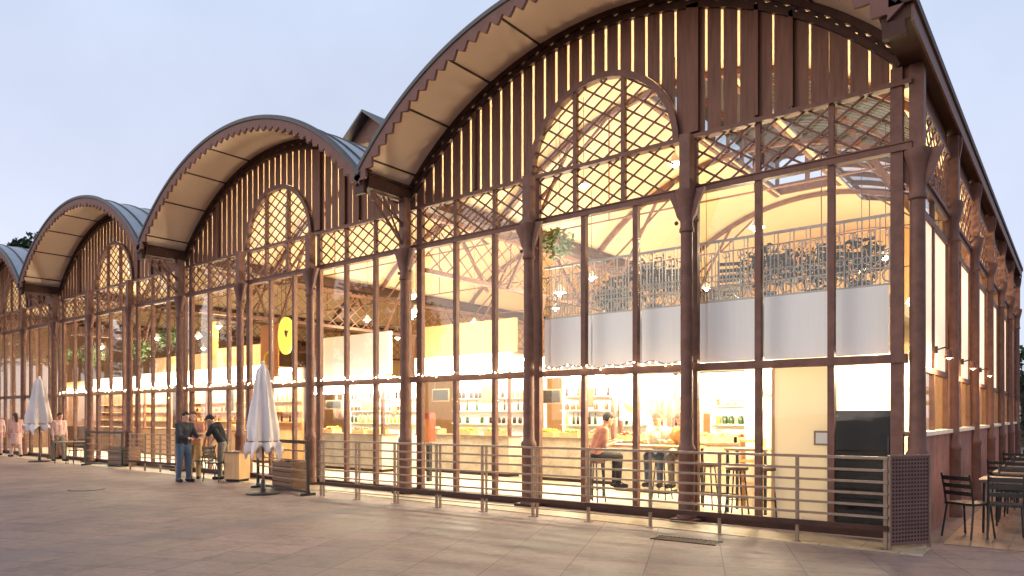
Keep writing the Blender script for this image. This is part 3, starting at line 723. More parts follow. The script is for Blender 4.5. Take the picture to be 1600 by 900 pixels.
chair((-24.7,-.85,0), 'dark chair at the low table near the far left windbreak', math.radians(180), 'chairs on the far left')
chair((-33.5,-.6,0), 'dark chair at the far left edge of the square', math.radians(10), 'chairs on the far left')

# ------------------------------------------------------------------ parasols
def parasol(loc, label, h=2.75, w=.34):
    t = thing('closed_parasol', label, 'parasol', loc, rnd.random(), 'closed white parasols in front of the hall')
    m = MB(); m.lathe([(.34,0),(.34,.03),(.30,.045),(.05,.05),(.045,.28),(.03,.30)], n=24); m.build('base', BLACKM, t)
    m = MB(); m.tube([(0,0,.28),(0,0,h-.05)], .026, 12); m.build('pole', WOODD, t)
    m = MB(); n = 128; prof = [(h,.02),(h-.06,.06),(h-.16,.115),(h-.45,.155),(h-.9,.215),(h-1.3,.27),(h-1.55,.29),(h-1.62,.275),(h-1.66,.315),(h-1.72,.35),(h-1.77,.34)]
    V = []; F = []
    for i, (z, r) in enumerate(prof):
        fo = min(1, i/3)
        for k in range(n):
            a = 2*PI*k/n; rr = r*w/.34*(1 + fo*(.34*(.62-abs(math.sin(4*a+.3*math.sin(z*3)))) + .10*math.cos(5*a+z*2) + .05*math.cos(13*a+z*5)))
            zz = z - (.20*(1-abs(math.sin(4*a+.5))) + .08*math.cos(3*a) if i >= len(prof)-2 else 0)
            V.append((rr*math.cos(a), rr*math.sin(a), zz))
    for i in range(len(prof)-1):
        for k in range(n): F.append((i*n+k,i*n+(k+1)%n,(i+1)*n+(k+1)%n,(i+1)*n+k))
    F.append(tuple(range(n))); m.add(V, F)
    o = m.build('canopy', CANVAS, t)
    sm = o.modifiers.new('thick', 'SOLIDIFY'); sm.thickness = .008
    m = MB(); m.tube([(.285*w/.34*(1+.12*math.cos(8*2*PI*k/40))*math.cos(2*PI*k/40), .285*w/.34*(1+.12*math.cos(8*2*PI*k/40))*math.sin(2*PI*k/40), h-1.62) for k in range(41)], .014, 6); m.build('tie_strap', STEEL, t)
    m = MB(); m.ball((0,0,h+.02), .035, 10); m.build('finial', CANVAS, t)
    return t
parasol((-11.62,-2.13,0), 'larger nearer closed white parasol on a round dark base beside the long railing', 2.72)
parasol((-26.9,-1.25,0), 'smaller far closed white parasol at the left of the photo', 2.95, .42)

# ------------------------------------------------------------------ pavement fittings
t = thing('drain_grate', 'dark rectangular drain grate set in the paving before the railing', 'grate', (-2.35,-1.80,0), math.radians(4))
m = MB(); m.box(-.42,.42,-.13,.13,.001,.006); m.build('pit_plate', BLACK, t)
m = MB(); [m.box(-.42+.06*i,-.42+.06*i+.03,-.12,.12,.0065,.013) for i in range(14)]; m.box(-.44,.44,-.15,-.131,.001,.014); m.box(-.44,.44,.131,.15,.001,.014); m.build('grille', IRON2, t)
t = thing('manhole_cover', 'round dark manhole cover in the paving at left', 'manhole cover', (-15.45,-4.06,0))
m = MB(); m.lathe([(.36,.001),(.36,.006),(.33,.007)], n=28); m.build('rim', IRON2, t)
m = MB(); m.lathe([(.325,.001),(.325,.009),(.30,.0095)], n=28); m.build('lid', BLACKM, t)

# ------------------------------------------------------------------ lamps
def pendant(loc, label, watts=110, top=None, shade=.14, pts=True):
    x, y, z = loc
    t = thing('pendant_lamp', label, 'lamp', loc, 0, 'pendant lamps hanging from the vaults')
    k = min(NV-1, int(-x//PITCH)); top = top or arch(x+PITCH*k+HALF) - .05
    m = MB(); m.tube([(0,0,.16),(0,0,top-z)], .008, 6); m.build('cord', BLACKM, t)
    m = MB(); m.lathe([(.03,.17),(.05,.15),(shade,.0),(shade-.012,-.005),(.04,.13)], n=18); m.build('shade', WHITE, t)
    m = MB(); m.ball((0,0,-.03), .06, 12); m.build('bulb', BULB, t)
    if watts:
        l = bpy.data.lights.new('lamp_light', 'POINT'); l.energy = watts; l.color = (1,.81,.54); l.shadow_soft_size = .4
        o = bpy.data.objects.new('lamp_light', l); COL.objects.link(o); o.parent = t; o.location = (0,0,-.18)
    return t
LAMPS = [((-1.3,5.0,4.75),'added over the mezzanine near the side wall'), ((-1.6,9.5,4.4),'added along the side wall, the nearer'), ((-1.6,14,4.4),'added along the side wall, the farther'), ((-2.77,2,4.95),'above the mezzanine nearest the corner'), ((-4.33,2,6.42),'high in the arched window of the rightmost vault, its right one'), ((-6.38,2,6.41),'high in the arched window of the rightmost vault, its left one'),  # side-wall lamps are added to brighten the blinds from behind
 ((-6.98,2,4.25),'just left of the mezzanine'), ((-11.48,2,4.65),'right of the white kiosk, the upper of the pair'), ((-11.6,2.05,4.15),'right of the white kiosk, the lower of the pair'),
 ((-14.5,5,4.9),'over the white kiosk'), ((-18.0,6,5.0),'behind the orange banner'), ((-20.8,2,4.6),'at the right edge of the third vault'), ((-22.5,2.2,4.4),'at mid-bay of the third vault'), ((-26.0,2.4,4.6),'in the third vault near its left column'), ((-24,6,5.0),'deep in the third vault'),
 ((-30.5,2.2,4.5),'in the fourth vault near its right column'), ((-34.0,3,4.7),'in the middle of the fourth vault'), ((-33,8,5),'deep in the fourth vault')]
for p, l in LAMPS: pendant(p, f'white cone pendant lamp {l}', (22 if p[2] > 6 else 170) if p[0] > -20 else 80)
i = 0
for (x, y) in [(-2.5,8.5),(-6.5,8.5),(-4.7,14),(-12,9),(-16.5,10),(-14,15),(-23,12),(-33,13),(-8.2,5.2)]:  # grid of lamps added to light the hall interior
    pendant((x,y,5.2), 'added white cone pendant lamp deep inside the hall', 220 if x > -20 else 110)
pendant((-14.3,4.5,8.0), 'added white cone pendant lamp high under the lantern of the second vault', 90)  # added to light the lantern windows from inside
def down_light(loc, label, w):
    t = thing('ceiling_lamp', label, 'lamp', loc, 0, 'round lamps under the mezzanine')
    m = MB(); m.lathe([(.13,0),(.13,-.03),(.11,-.05)], n=18); m.build('housing', WHITE, t)
    m = MB(); m.lathe([(.10,-.0505),(.10,-.062),(.06,-.07)], n=18); m.build('diffuser', BULB, t)
    l = bpy.data.lights.new('lamp_light', 'POINT'); l.energy = w; l.color = (1,.84,.58); l.shadow_soft_size = .1
    o = bpy.data.objects.new('lamp_light', l); COL.objects.link(o); o.parent = t; o.location = (0,0,-.16)
for x, y in ((-.75,1.3),(-2.4,1.5),(-3.6,1.3),(-4.9,1.4),(-5.6,2.6),(-1.6,2.6)):
    down_light((x,y,2.515), 'round white ceiling lamp under the mezzanine', 130)
def wall_lamp(loc, label):
    t = thing('wall_lamp', label, 'lamp', loc, 0, 'wall lamps along the side')
    m = MB(); m.box(-.02,.06,-.03,.03,-.05,.05); m.tube([(.05,0,0),(.16,0,.03),(.2,0,-.02)], .012, 8); m.build('bracket', BLACKM, t)
    m = MB(); m.lathe([(.02,.05),(.035,.03),(.06,-.08),(.055,-.08)], .2, 0, -.05, 16); m.build('shade', IRON, t)
    m = MB(); m.ball((.2,0,-.12), .03, 10); m.build('bulb', BULB, t)
    l = bpy.data.lights.new('lamp_light', 'POINT'); l.energy = 26; l.color = (1,.58,.28); l.shadow_soft_size = .07
    o = bpy.data.objects.new('lamp_light', l); COL.objects.link(o); o.parent = t; o.location = (.24,0,-.24)
wall_lamp((.0,1.5,2.60), 'small white wall lamp in the first bay past the corner column')
wall_lamp((.0,4.5,2.60), 'small white wall lamp in the second bay past the corner column')
wall_lamp((.0,7.5,2.60), 'small white wall lamp in the third bay past the corner column')
# fairy lights draped along the transom
def garland(x0, x1, label):
    t = thing('string_light', label, 'string light', (x0,-.12,2.46), 0, 'string lights on the transom'); L = x1-x0; n = max(6, int(abs(L)/.13)); pts = []
    for i in range(n+1):
        u = i/n; pts.append((L*u, -.03+.03*math.sin(i*2.1), .03+.05*math.sin(i*1.3+x0)*math.cos(i*.7)))
    m = MB(); m.tube(pts, .006, 5); m.build('wire', BLACKM, t)
    for p in pts[1:-1:1]:
        m = MB(); m.ball((p[0],p[1],p[2]-.02), .013, 6); m.build('bulb', BULB, t)
for a, b, l in ((-2.95,-6.0,'under the arched window of the rightmost vault'), (-6.2,-9.2,'over the left bay of the rightmost vault'), (-9.5,-12.5,'over the right bay of the second vault'), (-12.7,-15.6,'behind the top of the larger closed parasol'),
                (-15.7,-18.9,'over the left bay of the second vault'),(-19.2,-22.2,'over the right bay of the third vault'),(-22.3,-28.4,'over the left bays of the third vault')):
    garland(a, b, f'fairy light string on the transom {l}')
t = thing('floodlight', 'black floodlight on the scalloped fascia at the top right corner', 'floodlight', (-.42,-1.42,6.78), 0)
m = MB(); m.beam((0,.06,-.16),(0,-.02,.05),.04,.03); m.build('bracket', BLACKM, t)
m = MB(); m.prism([(-.17,.02),(.17,.02),(.17,.26),(-.17,.26)], -.18, -.02); m.prism([(-.14,.05),(.14,.05),(.14,.23),(-.14,.23)], -.019, .04); m.build('housing', BLACK, t)
m = MB(); m.box(-.15,.15,-.186,-.181,.04,.24); m.build('lens', GLASS, t)
# ------------------------------------------------------------------ stalls inside
BOTTLE_COL = [mat('amber glass', (.16,.06,.01), rough=.15), mat('green glass', (.02,.06,.02), rough=.15), mat('dark wine glass', (.03,.008,.01), rough=.15), mat('pale oil glass', (.5,.36,.08), rough=.15)]
FRUIT = [mat('orange fruit', (.75,.28,.02), (.8,.35,.04), 20, .5), mat('red fruit', (.55,.05,.03), (.65,.12,.05), 20, .4), mat('green fruit', (.18,.32,.05), (.26,.4,.08), 20, .5), mat('pinkish ham', (.55,.2,.14), (.65,.3,.2), 14, .5)]
FNAME = ['orange fruit', 'red fruit', 'green fruit', 'pink cured meat']
BNAME = ['amber', 'green', 'dark', 'pale yellow']
def stall(x0, x1, yf, d, label, shelf_z=(1.35,1.72,2.08), zt=2.75, board=CREAM, upper=None, sign=SIGNW, counter=TILE):
    t = thing('market_stall', label, 'stall', ((x0+x1)/2, yf, .05), 0, 'market stalls in the hall'); w = (x1-x0)/2
    m = MB(); m.box(-w,w,0,.55,.08,1.02); m.build('counter', counter, t, smooth=False)
    m = MB(); m.box(-w+.05,w-.05,.04,.5,0,.079); m.build('plinth', IRON2, t)
    m = MB(); m.box(-w-.03,w+.03,-.06,.6,1.021,1.06); m.build('countertop', WOODD if board is WOODT else STEEL, t)
    m = MB(); m.box(-w,w,d,d+.08,0,zt); m.build('back_panel', WHITE if board is CREAM else board, t, smooth=False)
    for sx in (-1,1): m = MB(); m.box(sx*w-.04,sx*w+.04,.0,.08,1.061,zt-.45); m.build('post', IRON, t)
    for z in shelf_z: m = MB(); m.box(-w+.1,w-.1,d-.26,d-.002,z-.025,z); m.build('shelf', CREAM if board in (CREAM, WHITE) else WOODT, t)
    m = MB(); m.box(-w-.04,w+.04,-.04,.10,zt-.45,zt); m.build('fascia', sign, t)
    m = MB(); m.box(-w,w,.101,d-.001,zt-.06,zt-.02); m.build('canopy', CREAM, t)
    m = MB(); m.box(-w+.1,w-.1,-.13,-.05,zt-.50,zt-.455); m.build('light_tube', TUBE, t)
    m = MB(); m.box(-w+.1,w-.1,d-.40,d-.34,zt-.12,zt-.07); m.build('light_tube', TUBE, t)
    if upper:
        m = MB(); m.box(-w,w,.3,.38,upper[0],upper[1]); m.build('upper_boarding', upper[2], t, smooth=False)
    return t
def bottle(loc, c, kind, label, grp):
    key = (c, kind)
    prof = {'bottle':[(.036,0),(.038,.02),(.038,.17),(.014,.22),(.013,.29),(.016,.30)], 'jar':[(.05,0),(.055,.02),(.055,.13),(.045,.15),(.046,.175)], 'can':[(.045,0),(.045,.12),(.04,.125)]}[kind]
    if key not in BK:
        m = MB(); m.lathe(prof, n=12); o = m.build(kind, BOTTLE_COL[c]); BK[key] = o
    else: o = BK[key].copy(); COL.objects.link(o)
    o.location = loc; o['label'] = label; o['category'] = kind; o['group'] = grp; return o
BK = {}
def fill_shelves(x0, x1, y, zs, sname, dens=.17, kinds=('bottle','jar')):
    for q, z in enumerate(zs):
        x = x0+.2; kd = kinds[q % len(kinds)]; c = rnd.randrange(4)
        while x < x1-.2:
            if rnd.random() < .72:
                bottle((x, y, z+.05), c, kd, f'{BNAME[c]} {kd} on a shelf of the {sname}', f'{BNAME[c]} {kd}s on the {sname} shelves')
            x += dens*(.8+.5*rnd.random())
            if rnd.random() < .16: c = rnd.randrange(4)
def crate(loc, c, label, w=.5):
    t = thing('produce_crate', label, 'crate', loc, 0, 'produce crates on the stall counters')
    m = MB()
    for sx in (-1,1): m.box(sx*w/2-.008,sx*w/2+.008,-.17,.17,0,.12)
    m.box(-w/2+.009,w/2-.009,-.17,-.155,.0,.11); m.box(-w/2+.009,w/2-.009,.155,.17,.0,.16); m.box(-w/2+.009,w/2-.009,-.154,.154,.005,.015); m.build('box', WOODT, t)
    m = MB()
    for i in range(34):
        m.ball((rnd.uniform(-w/2+.06,w/2-.06), rnd.uniform(-.11,.12), .075+rnd.uniform(0,.09)), rnd.uniform(.034,.046), 7)
    m.build('produce', FRUIT[c], t)
# rightmost bay: bar under the mezzanine
stall(-6.05,-4.75, 2.6, 1.6, 'cream tiled stall under the mezzanine, left of the arch', zt=2.42)
stall(-4.65,-3.05, 2.9, 1.5, 'tapas stall under the mezzanine behind the high table', zt=2.42, shelf_z=(1.4,1.8), board=WHITE)
fill_shelves(-6.0,-4.8, 4.05, (1.35,1.72,2.08), 'cream stall left of the arch')
fill_shelves(-4.6,-3.1, 4.25, (1.4,1.8), 'tapas stall', kinds=('jar','bottle'))
for i, (x, c) in enumerate(((-5.75,1),(-5.2,3),(-4.35,0),(-3.75,2),(-3.3,1))):
    nm = ('at the left end of the mezzanine counters','second from the left on the mezzanine counters','on the tapas stall counter, its left one','on the tapas stall counter, its middle one','on the tapas stall counter, its right one')[i]
    crate((x, 2.82 if x < -4.7 else 3.12, 1.11), c, f'wooden crate of {FNAME[c]} {nm}')
# plaster room at the corner
t = thing('partition_wall', 'cream partition wall closing the corner room under the mezzanine', 'wall', (-1.55,1.95,.05))
m = MB(); m.box(-1.42,1.35,0,.1,0,2.45); m.build('wall_panel', CREAM, t, smooth=False)
m = MB(); m.box(-.55,-.05,-.03,-.002,0,2.02); m.build('door', WHITE, t, smooth=False)
t = thing('cream_screen', 'tall cream screen panel standing behind the glass left of the black cabinet', 'screen', (-1.62,.75,.05))
m = MB(); m.box(-.42,.44,-.02,.02,0,2.44); m.build('panel', mat('translucent cream sheet', (.84,.78,.64), (.88,.82,.68), 2, .6, transl=.4), t, smooth=False)
m = MB(); m.box(-.47,-.421,-.03,.03,0,2.44); m.box(.441,.49,-.03,.03,0,2.44); m.build('frame', WOODT, t)
t = thing('wall_plaque', 'small grey framed card on the cream screen beside the black cabinet', 'card', (-1.33,.715,1.30))
m = MB(); m.box(-.12,.12,-.012,.0,-.11,.11); m.build('card', STEEL, t); m = MB(); m.box(-.09,.09,-.016,-.0125,-.08,.08); m.build('print', WHITE, t)
t = thing('oval_sign', 'dark oval sign hanging on the cream partition wall', 'sign', (-2.45,1.92,2.06))
m = MB(); n = 28; m.prism([(.26*math.cos(2*PI*i/n), .085*math.sin(2*PI*i/n)) for i in range(n)], -.02, .02); m.build('board', WOODD, t)
m = MB(); m.prism([(.17*math.cos(2*PI*i/n), .045*math.sin(2*PI*i/n)) for i in range(n)], -.025, -.0205); m.build('inset', WHITE, t)
t = thing('side_shelf', 'low pale wooden shelf unit against the cream partition wall', 'shelf', (-2.75,1.72,.05))
for z in (.4,.8,1.15): m = MB(); m.box(-.16,.16,-.13,.13,z-.02,z+.02); m.build('shelf', WOODT, t)
for sx in (-1,1): m = MB(); m.box(sx*.161,sx*.185,-.13,.13,0,1.2); m.build('side_panel', WOODT, t)
t = thing('black_cabinet', 'tall black cabinet with a door standing behind the glass at the right corner', 'cabinet', (-.72,.62,.05))
m = MB(); m.box(-.42,.42,-.25,.3,.05,1.66); m.build('carcass', BLACK, t, smooth=False)
m = MB(); m.box(-.405,.405,-.275,-.2505,.09,.78); m.build('door', BLACK, t); m = MB(); m.box(-.405,.405,-.275,-.2505,.79,1.64); m.build('door', BLACK, t)
m = MB(); m.box(-.38,-.30,-.281,-.2755,1.57,1.59); m.build('badge', STEEL, t); m = MB(); m.box(.34,.36,-.30,-.2755,.9,1.3); m.build('handle', BLACKM, t)
m = MB(); m.box(-.40,.40,-.22,.28,0,.049); m.build('plinth', BLACKM, t)
t = thing('menu_board', 'picture menu board with a yellow banana shape hanging behind the high table', 'sign', (-5.1,1.9,1.9))
m = MB(); m.box(-.36,.2,-.015,.015,-.36,.36); m.build('board', WHITE, t)
m = MB(); m.strip([(.24*math.cos(a)-.04,.02+.24*math.sin(a)) for a in [PI*1.05+PI*.75*i/10 for i in range(11)]], [((.24-.09*math.sin(PI*i/10))*math.cos(PI*1.05+PI*.75*i/10)-.04,.06+(.24-.09*math.sin(PI*i/10))*math.sin(PI*1.05+PI*.75*i/10)) for i in range(11)], -.02, -.0155); m.build('picture', YELLOW, t)
m = MB(); m.tube([(-.3,0,.36),(-.3,0,.60)], .006, 5); m.tube([(.14,0,.36),(.14,0,.60)], .006, 5); m.build('hanger', BLACKM, t)
high_table((-4.55,1.2,.05), 'long high wooden table behind the glass where people sit', .55, 2.1, 1.05)
for i, (x, y, l) in enumerate(((-5.25,.62,'under the seated woman at the high table'), (-3.95,1.78,'on the far side of the high table at its right'), (-4.5,1.80,'on the far side of the high table at its middle'), (-3.25,1.0,'empty between the front column and the high table'), (-2.6,.62,'empty just right of the front column'), (-2.15,.85,'empty, nearest the cream screen'))):
    stool((x,y,.05), f'round wooden bar stool {l}')
high_table((-2.55,1.1,.05), 'small high table between the column and the cream screen', .5, .7, 1.05)
person('woman in orange top and dark skirt sitting on a bar stool behind the glass', (-5.25,.62,.05), math.radians(45), sitting(.78,.08,foot=.26), CORAL, BLK, HAIRD, BLK, long_sleeve=False, vox=.011, longhair=False)
person('man in ochre shirt seated across the high table, nearest the front column', (-3.95,1.78,.05), math.radians(-95), sitting(.78,.10,foot=.26), OCHRE, KHAKI, HAIRB, BLK, vox=.012)
person('person in cream shirt seated across the high table beside the man in ochre', (-4.5,1.80,.05), math.radians(-85), sitting(.78,.08,foot=.26), CREAMC, DENIM, HAIRB, BLK, vox=.012, longhair=True)
# middle and left stalls
stall(-9.05,-6.45, 3.6, 1.5, 'bright grocery stall left of the mezzanine with bottles on its shelves', zt=3.0)
fill_shelves(-9.0,-6.5, 4.95, (1.35,1.72,2.08), 'bright grocery stall')
stall(-13.1,-9.75, 3.7, 1.6, 'stall with tan plank boarding above a white lit band', zt=3.2, upper=(3.22,4.12,WOODT))
fill_shelves(-13.0,-9.8, 5.15, (1.35,1.72,2.08), 'tan boarded stall', kinds=('jar','bottle'))
t = stall(-16.7,-13.45, 2.7, 1.5, 'stall carrying a big white box above its counter', zt=2.72, upper=(2.74,3.95,WHITE))
fill_shelves(-16.6,-13.5, 4.05, (1.35,1.72,2.08), 'white box stall', kinds=('bottle','can'))
stall(-22.9,-19.4, 2.8, 1.5, 'honey wooden stall in the third vault, its right one', zt=3.25, board=WOODT, upper=(3.3,4.0,WOODT), counter=WOODT)
stall(-28.2,-23.3, 2.9, 1.5, 'honey wooden stall in the third vault, its left one', zt=3.25, board=WOODT, upper=(3.3,3.9,WOODT), counter=WOODT)
stall(-33.4,-29.2, 3.0, 1.5, 'dim wooden stall in the fourth vault', zt=3.2, board=WOODT, counter=WOODD)
stall(-37.6,-34.0, 3.4, 1.5, 'dim wooden stall at the far left end of the hall', zt=3.2, board=WOODD, counter=WOODD, sign=WOODT)
fill_shelves(-22.8,-19.5, 4.15, (1.35,1.72,2.08), 'right wooden stall of the third vault', .26)
fill_shelves(-28.1,-23.4, 4.25, (1.35,1.72), 'left wooden stall of the third vault', .34)
cl = [(-8.6,0,3.85,'left end of the bright grocery counter'),(-7.9,2,3.85,'bright grocery counter, second from left'),(-7.2,1,3.85,'right part of the bright grocery counter'),(-12.6,3,3.95,'left end of the tan boarded stall'),(-11.4,0,3.95,'middle of the tan boarded stall'),(-10.4,2,3.95,'right end of the tan boarded stall'),(-16,0,2.95,'left end of the white box stall'),(-14.6,1,2.95,'middle of the white box stall'),(-13.9,2,2.95,'right end of the white box stall'),(-21.5,0,3.05,'right wooden stall of the third vault'),(-25,1,3.15,'left wooden stall of the third vault')]
for x, c, y, l in cl: crate((x,y,1.11), c, f'wooden crate of {FNAME[c]} on the counter, {l}')
def chalkboard(loc, label, w=.5, h=.36, mt=None):
    t = thing('price_board', label, 'board', loc, 0, 'price boards hung in the stalls')
    m = MB(); m.box(-w/2,w/2,-.012,.012,-h/2,h/2); m.build('board', mt or BLACK, t); m = MB()
    for a, b, c, d in ((-w/2-.02,w/2+.02,h/2,h/2+.025),(-w/2-.02,w/2+.02,-h/2-.025,-h/2),(-w/2-.02,-w/2,-h/2,h/2),(w/2,w/2+.02,-h/2,h/2)): m.box(a,b,-.018,.018,c,d)
    m.build('frame', WOODD, t); m = MB(); m.tube([(-w*.4,0,h/2),(-w*.4,0,.5)], .005, 5); m.tube([(w*.4,0,h/2),(w*.4,0,.5)], .005, 5); m.build('hanger', BLACKM, t)
for x, y, z, w_, h_, mt, l in ((-5.75,2.75,2.0,.42,.26,WOODD,'brown, at the left end under the mezzanine'),(-4.2,3.0,1.95,.3,.5,ORANGE,'orange, over the tapas counter'),(-3.5,3.0,2.0,.34,.2,None,'small black, over the tapas counter'),(-8.5,3.85,2.1,.5,.3,None,'black, left over the bright grocery counter'),(-7.5,3.85,2.05,.36,.4,REDM,'red, right over the bright grocery counter'),
        (-12.4,3.95,2.2,.6,.3,None,'black, left over the tan boarded stall counter'),(-10.6,3.95,2.2,.5,.4,ORANGE,'orange, right over the tan boarded stall counter'),(-15.9,2.95,1.95,.7,.22,None,'long black, left over the white box stall counter'),(-14.3,2.95,1.95,.5,.3,WOODD,'brown, right over the white box stall counter'),(-21.9,3.05,2.2,.5,.8,None,'tall black, in the right wooden stall of the third vault'),(-25.5,3.15,2.3,.6,.5,REDM,'red, in the left wooden stall of the third vault')):
    chalkboard((x,y,z), f'price board, {l}', w_, h_, mt)
for i, (x, y) in enumerate(((-5.45,3.3),(-5.2,3.35),(-4.98,3.3),(-16.35,3.4),(-16.1,3.45),(-13.75,3.4))):
    t = thing('cured_ham', ('leftmost ham hanging under the mezzanine','middle ham hanging under the mezzanine','right ham hanging under the mezzanine','left of two hams hanging at the left of the white box stall','right of two hams hanging at the left of the white box stall','lone ham hanging at the right of the white box stall')[i], 'ham', (x,y,1.9), 0, 'hams hanging in the stalls')
    m = MB(); m.tube([(0,0,-.28),(.01,0,-.16),(.02,0,0),(.01,0,.14),(0,0,.26),(0,0,.32)], [.05,.10,.085,.045,.03,.035], 10, True); m.build('meat', FRUIT[3], t)
    m = MB(); m.tube([(0,0,.33),(0,0,.5)], .006, 5); m.build('cord', BLACKM, t)
t = thing('fire_box', 'red upright hose box with a dark base on the post left of the grocery stall', 'hose box', (-10.55,1.65,.05))
m = MB(); m.box(-.11,.11,-.1,.1,.95,1.64); m.build('housing', REDM, t); m = MB(); m.box(-.1,.1,-.11,-.1005,.98,1.5); m.build('door', ORANGE, t); m = MB(); m.box(-.05,.05,-.05,.05,0,.929); m.build('stand', BLACKM, t)
t = thing('hanging_banner', 'narrow orange vertical banner left of the front column at mid hall', 'banner', (-8.1,2.4,1.85))
m = MB(); m.box(-.14,.14,-.008,.008,-.55,.5); m.build('fabric', ORANGE, t); m = MB(); m.tube([(-.17,0,.515),(.17,0,.515)], .014, 6); m.tube([(0,0,.52),(0,0,1.2)], .005, 5); m.build('rod', BLACKM, t)
t = thing('wall_poster', 'small square green and red poster beside the orange vertical banner', 'poster', (-8.75,3.3,2.08))
m = MB(); m.box(-.22,.22,-.01,.01,-.2,.2); m.build('sheet', REDM, t); m = MB(); m.box(-.02,.18,-.015,-.0105,-.16,.12); m.build('print', LEAF, t); m = MB(); m.tube([(0,0,.2),(0,0,.92)], .005, 5); m.build('hanger', BLACKM, t)
t = thing('oval_sign', 'bright yellow lit oval sign with a small dark bird mark, high in the second vault', 'sign', (-16.95,2,4.02))
m = MB(); n = 32; m.prism([(.36*math.cos(2*PI*i/n), .56*math.sin(2*PI*i/n)) for i in range(n)], -.04, .04); m.build('lightbox', SIGNY, t)
m = MB(); m.prism([(-.02,.12),(.05,.17),(.11,.12),(.2,.15),(.13,.05),(.10,-.06),(.04,-.02)], -.048, -.0405); m.build('bird_mark', WOODD, t)
m = MB(); m.tube([(0,0,.56),(0,0,arch(-16.95+PITCH+HALF)-4.02)], .012, 6); m.build('hanger', BLACKM, t)
t = thing('hanging_banner', 'wide orange banner with a yellow ring beside the yellow oval sign', 'banner', (-18.1,2.2,3.72))
m = MB(); m.box(-.50,.48,-.01,.01,-.9,.75); m.build('fabric', ORANGE, t)
m = MB(); m.tube([(-.05+.22*math.cos(2*PI*i/24), -.02, -.35+.22*math.sin(2*PI*i/24)) for i in range(25)], .035, 6); m.build('ring_print', YELLOW, t)
m = MB(); m.tube([(-.55,0,.77),(.53,0,.77)], .018, 6); m.tube([(-.4,0,.78),(-.4,0,3.2)], .005, 5); m.tube([(.4,0,.78),(.4,0,3.4)], .005, 5); m.build('rod', BLACKM, t)
# yellow tall banner in the third vault
t = thing('hanging_banner', 'tall yellow banner in the right part of the third vault', 'banner', (-21.35,2.1,4.0))
m = MB(); m.box(-.33,.33,-.01,.01,-.8,.8); m.build('fabric', YELLOW, t); m = MB(); m.tube([(-.36,0,.82),(.36,0,.82)], .015, 6); m.tube([(0,0,.82),(0,0,3.6)], .005, 5); m.build('rod', BLACKM, t)

# ------------------------------------------------------------------ plants and mezzanine furniture
def leaves(m, c, r, n, size, sq=(1,1,1), shell_=.35):
    for _ in range(n):
        d = Vector((rnd.gauss(0,1), rnd.gauss(0,1), rnd.gauss(0,1))).normalized(); q = r*(shell_+(1-shell_)*rnd.random()**.6)
        p = Vector(c)+Vector((d.x*q*sq[0], d.y*q*sq[1], d.z*q*sq[2]))
        a = Vector((rnd.gauss(0,1), rnd.gauss(0,1), rnd.gauss(0,.7))).normalized(); b = a.orthogonal().normalized(); b = (b*math.cos(rnd.random()*6)+a.cross(b)*math.sin(rnd.random()*6)); s = size*rnd.uniform(.6,1.3)
        m.add([p-a*s, p+b*s*.45, p+a*s, p-b*s*.45], [(0,1,2,3)])
def potted(loc, label, h=.9, grp='potted plants on the mezzanine'):
    t = thing('potted_plant', label, 'plant', loc, 0, grp)
    m = MB(); m.lathe([(.13,0),(.17,.26),(.18,.30),(.15,.30)], n=14); m.build('pot', BLACKM, t)
    m = MB(); m.tube([(0,0,.25),(.02,0,h*.6)], .02, 6); m.build('stem', BARK, t)
    m = MB(); leaves(m, (0,0,h*.66), h*.5, 620, .052, (1,.9,.72), .1); m.build('foliage', LEAFB, t)
for x, y, h, l in ((-4.25,1.0,1.2,'in the middle of the mezzanine, the tallest'), (-5.15,1.1,.85,'at the left part of the mezzanine'), (-2.25,.95,1.05,'just right of the front column on the mezzanine'), (-1.55,1.2,1.0,'at the right part of the mezzanine'), (-.85,.9,.95,'nearest the corner on the mezzanine')):
    potted((x,y,3.30), f'dark leafy potted plant {l}', h)
cc = chair((-3.75,.95,3.30), 'dark chair on the mezzanine left of the front column', math.radians(100), 'dark chairs on the mezzanine')
for x, y, a, l in ((-4.75,.9,80,'between the left and the tallest plant'), (-2.85,1.0,110,'right behind the front column'), (-1.9,.9,75,'between the two right plants'), (-1.2,.85,95,'two places from the corner'), (-3.3,1.9,-80,'in the second row behind the column')):
    dup(cc, (x,y,3.30), math.radians(a), f'dark chair on the mezzanine {l}')
def hanging_plant(loc, label, r=.38, top=8):
    t = thing('hanging_plant', label, 'plant', loc, 0, 'hanging plants inside the hall')
    m = MB(); m.lathe([(.08,-.12),(.16,-.02),(.17,.02),(.12,.02)], n=12); m.build('basket', WOODD, t)
    m = MB(); leaves(m, (0,0,-.05), r, 240, .08, (1.15,1,.8), .2); m.build('foliage', LEAF, t)
    m = MB(); m.tube([(0,0,.02),(0,0,top-loc[2])], .006, 5); m.build('cord', BLACKM, t)
hanging_plant((-7.5,2.6,5.55), 'green hanging plant just left of the mezzanine under the vault', .42, arch(-7.5+HALF)-.05)
for x, y, z, l in ((-24.2,2.0,4.5,'in the third vault, its right one'), (-27.0,2.2,4.2,'in the third vault, its left one'), (-31.2,2.0,4.2,'in the fourth vault, its right one'), (-35.0,2.2,4.4,'in the fourth vault, its left one')):
    k = int(-x//PITCH); hanging_plant((x,y,z), f'green hanging plant {l}', .55, arch(x+PITCH*k+HALF)-.05)

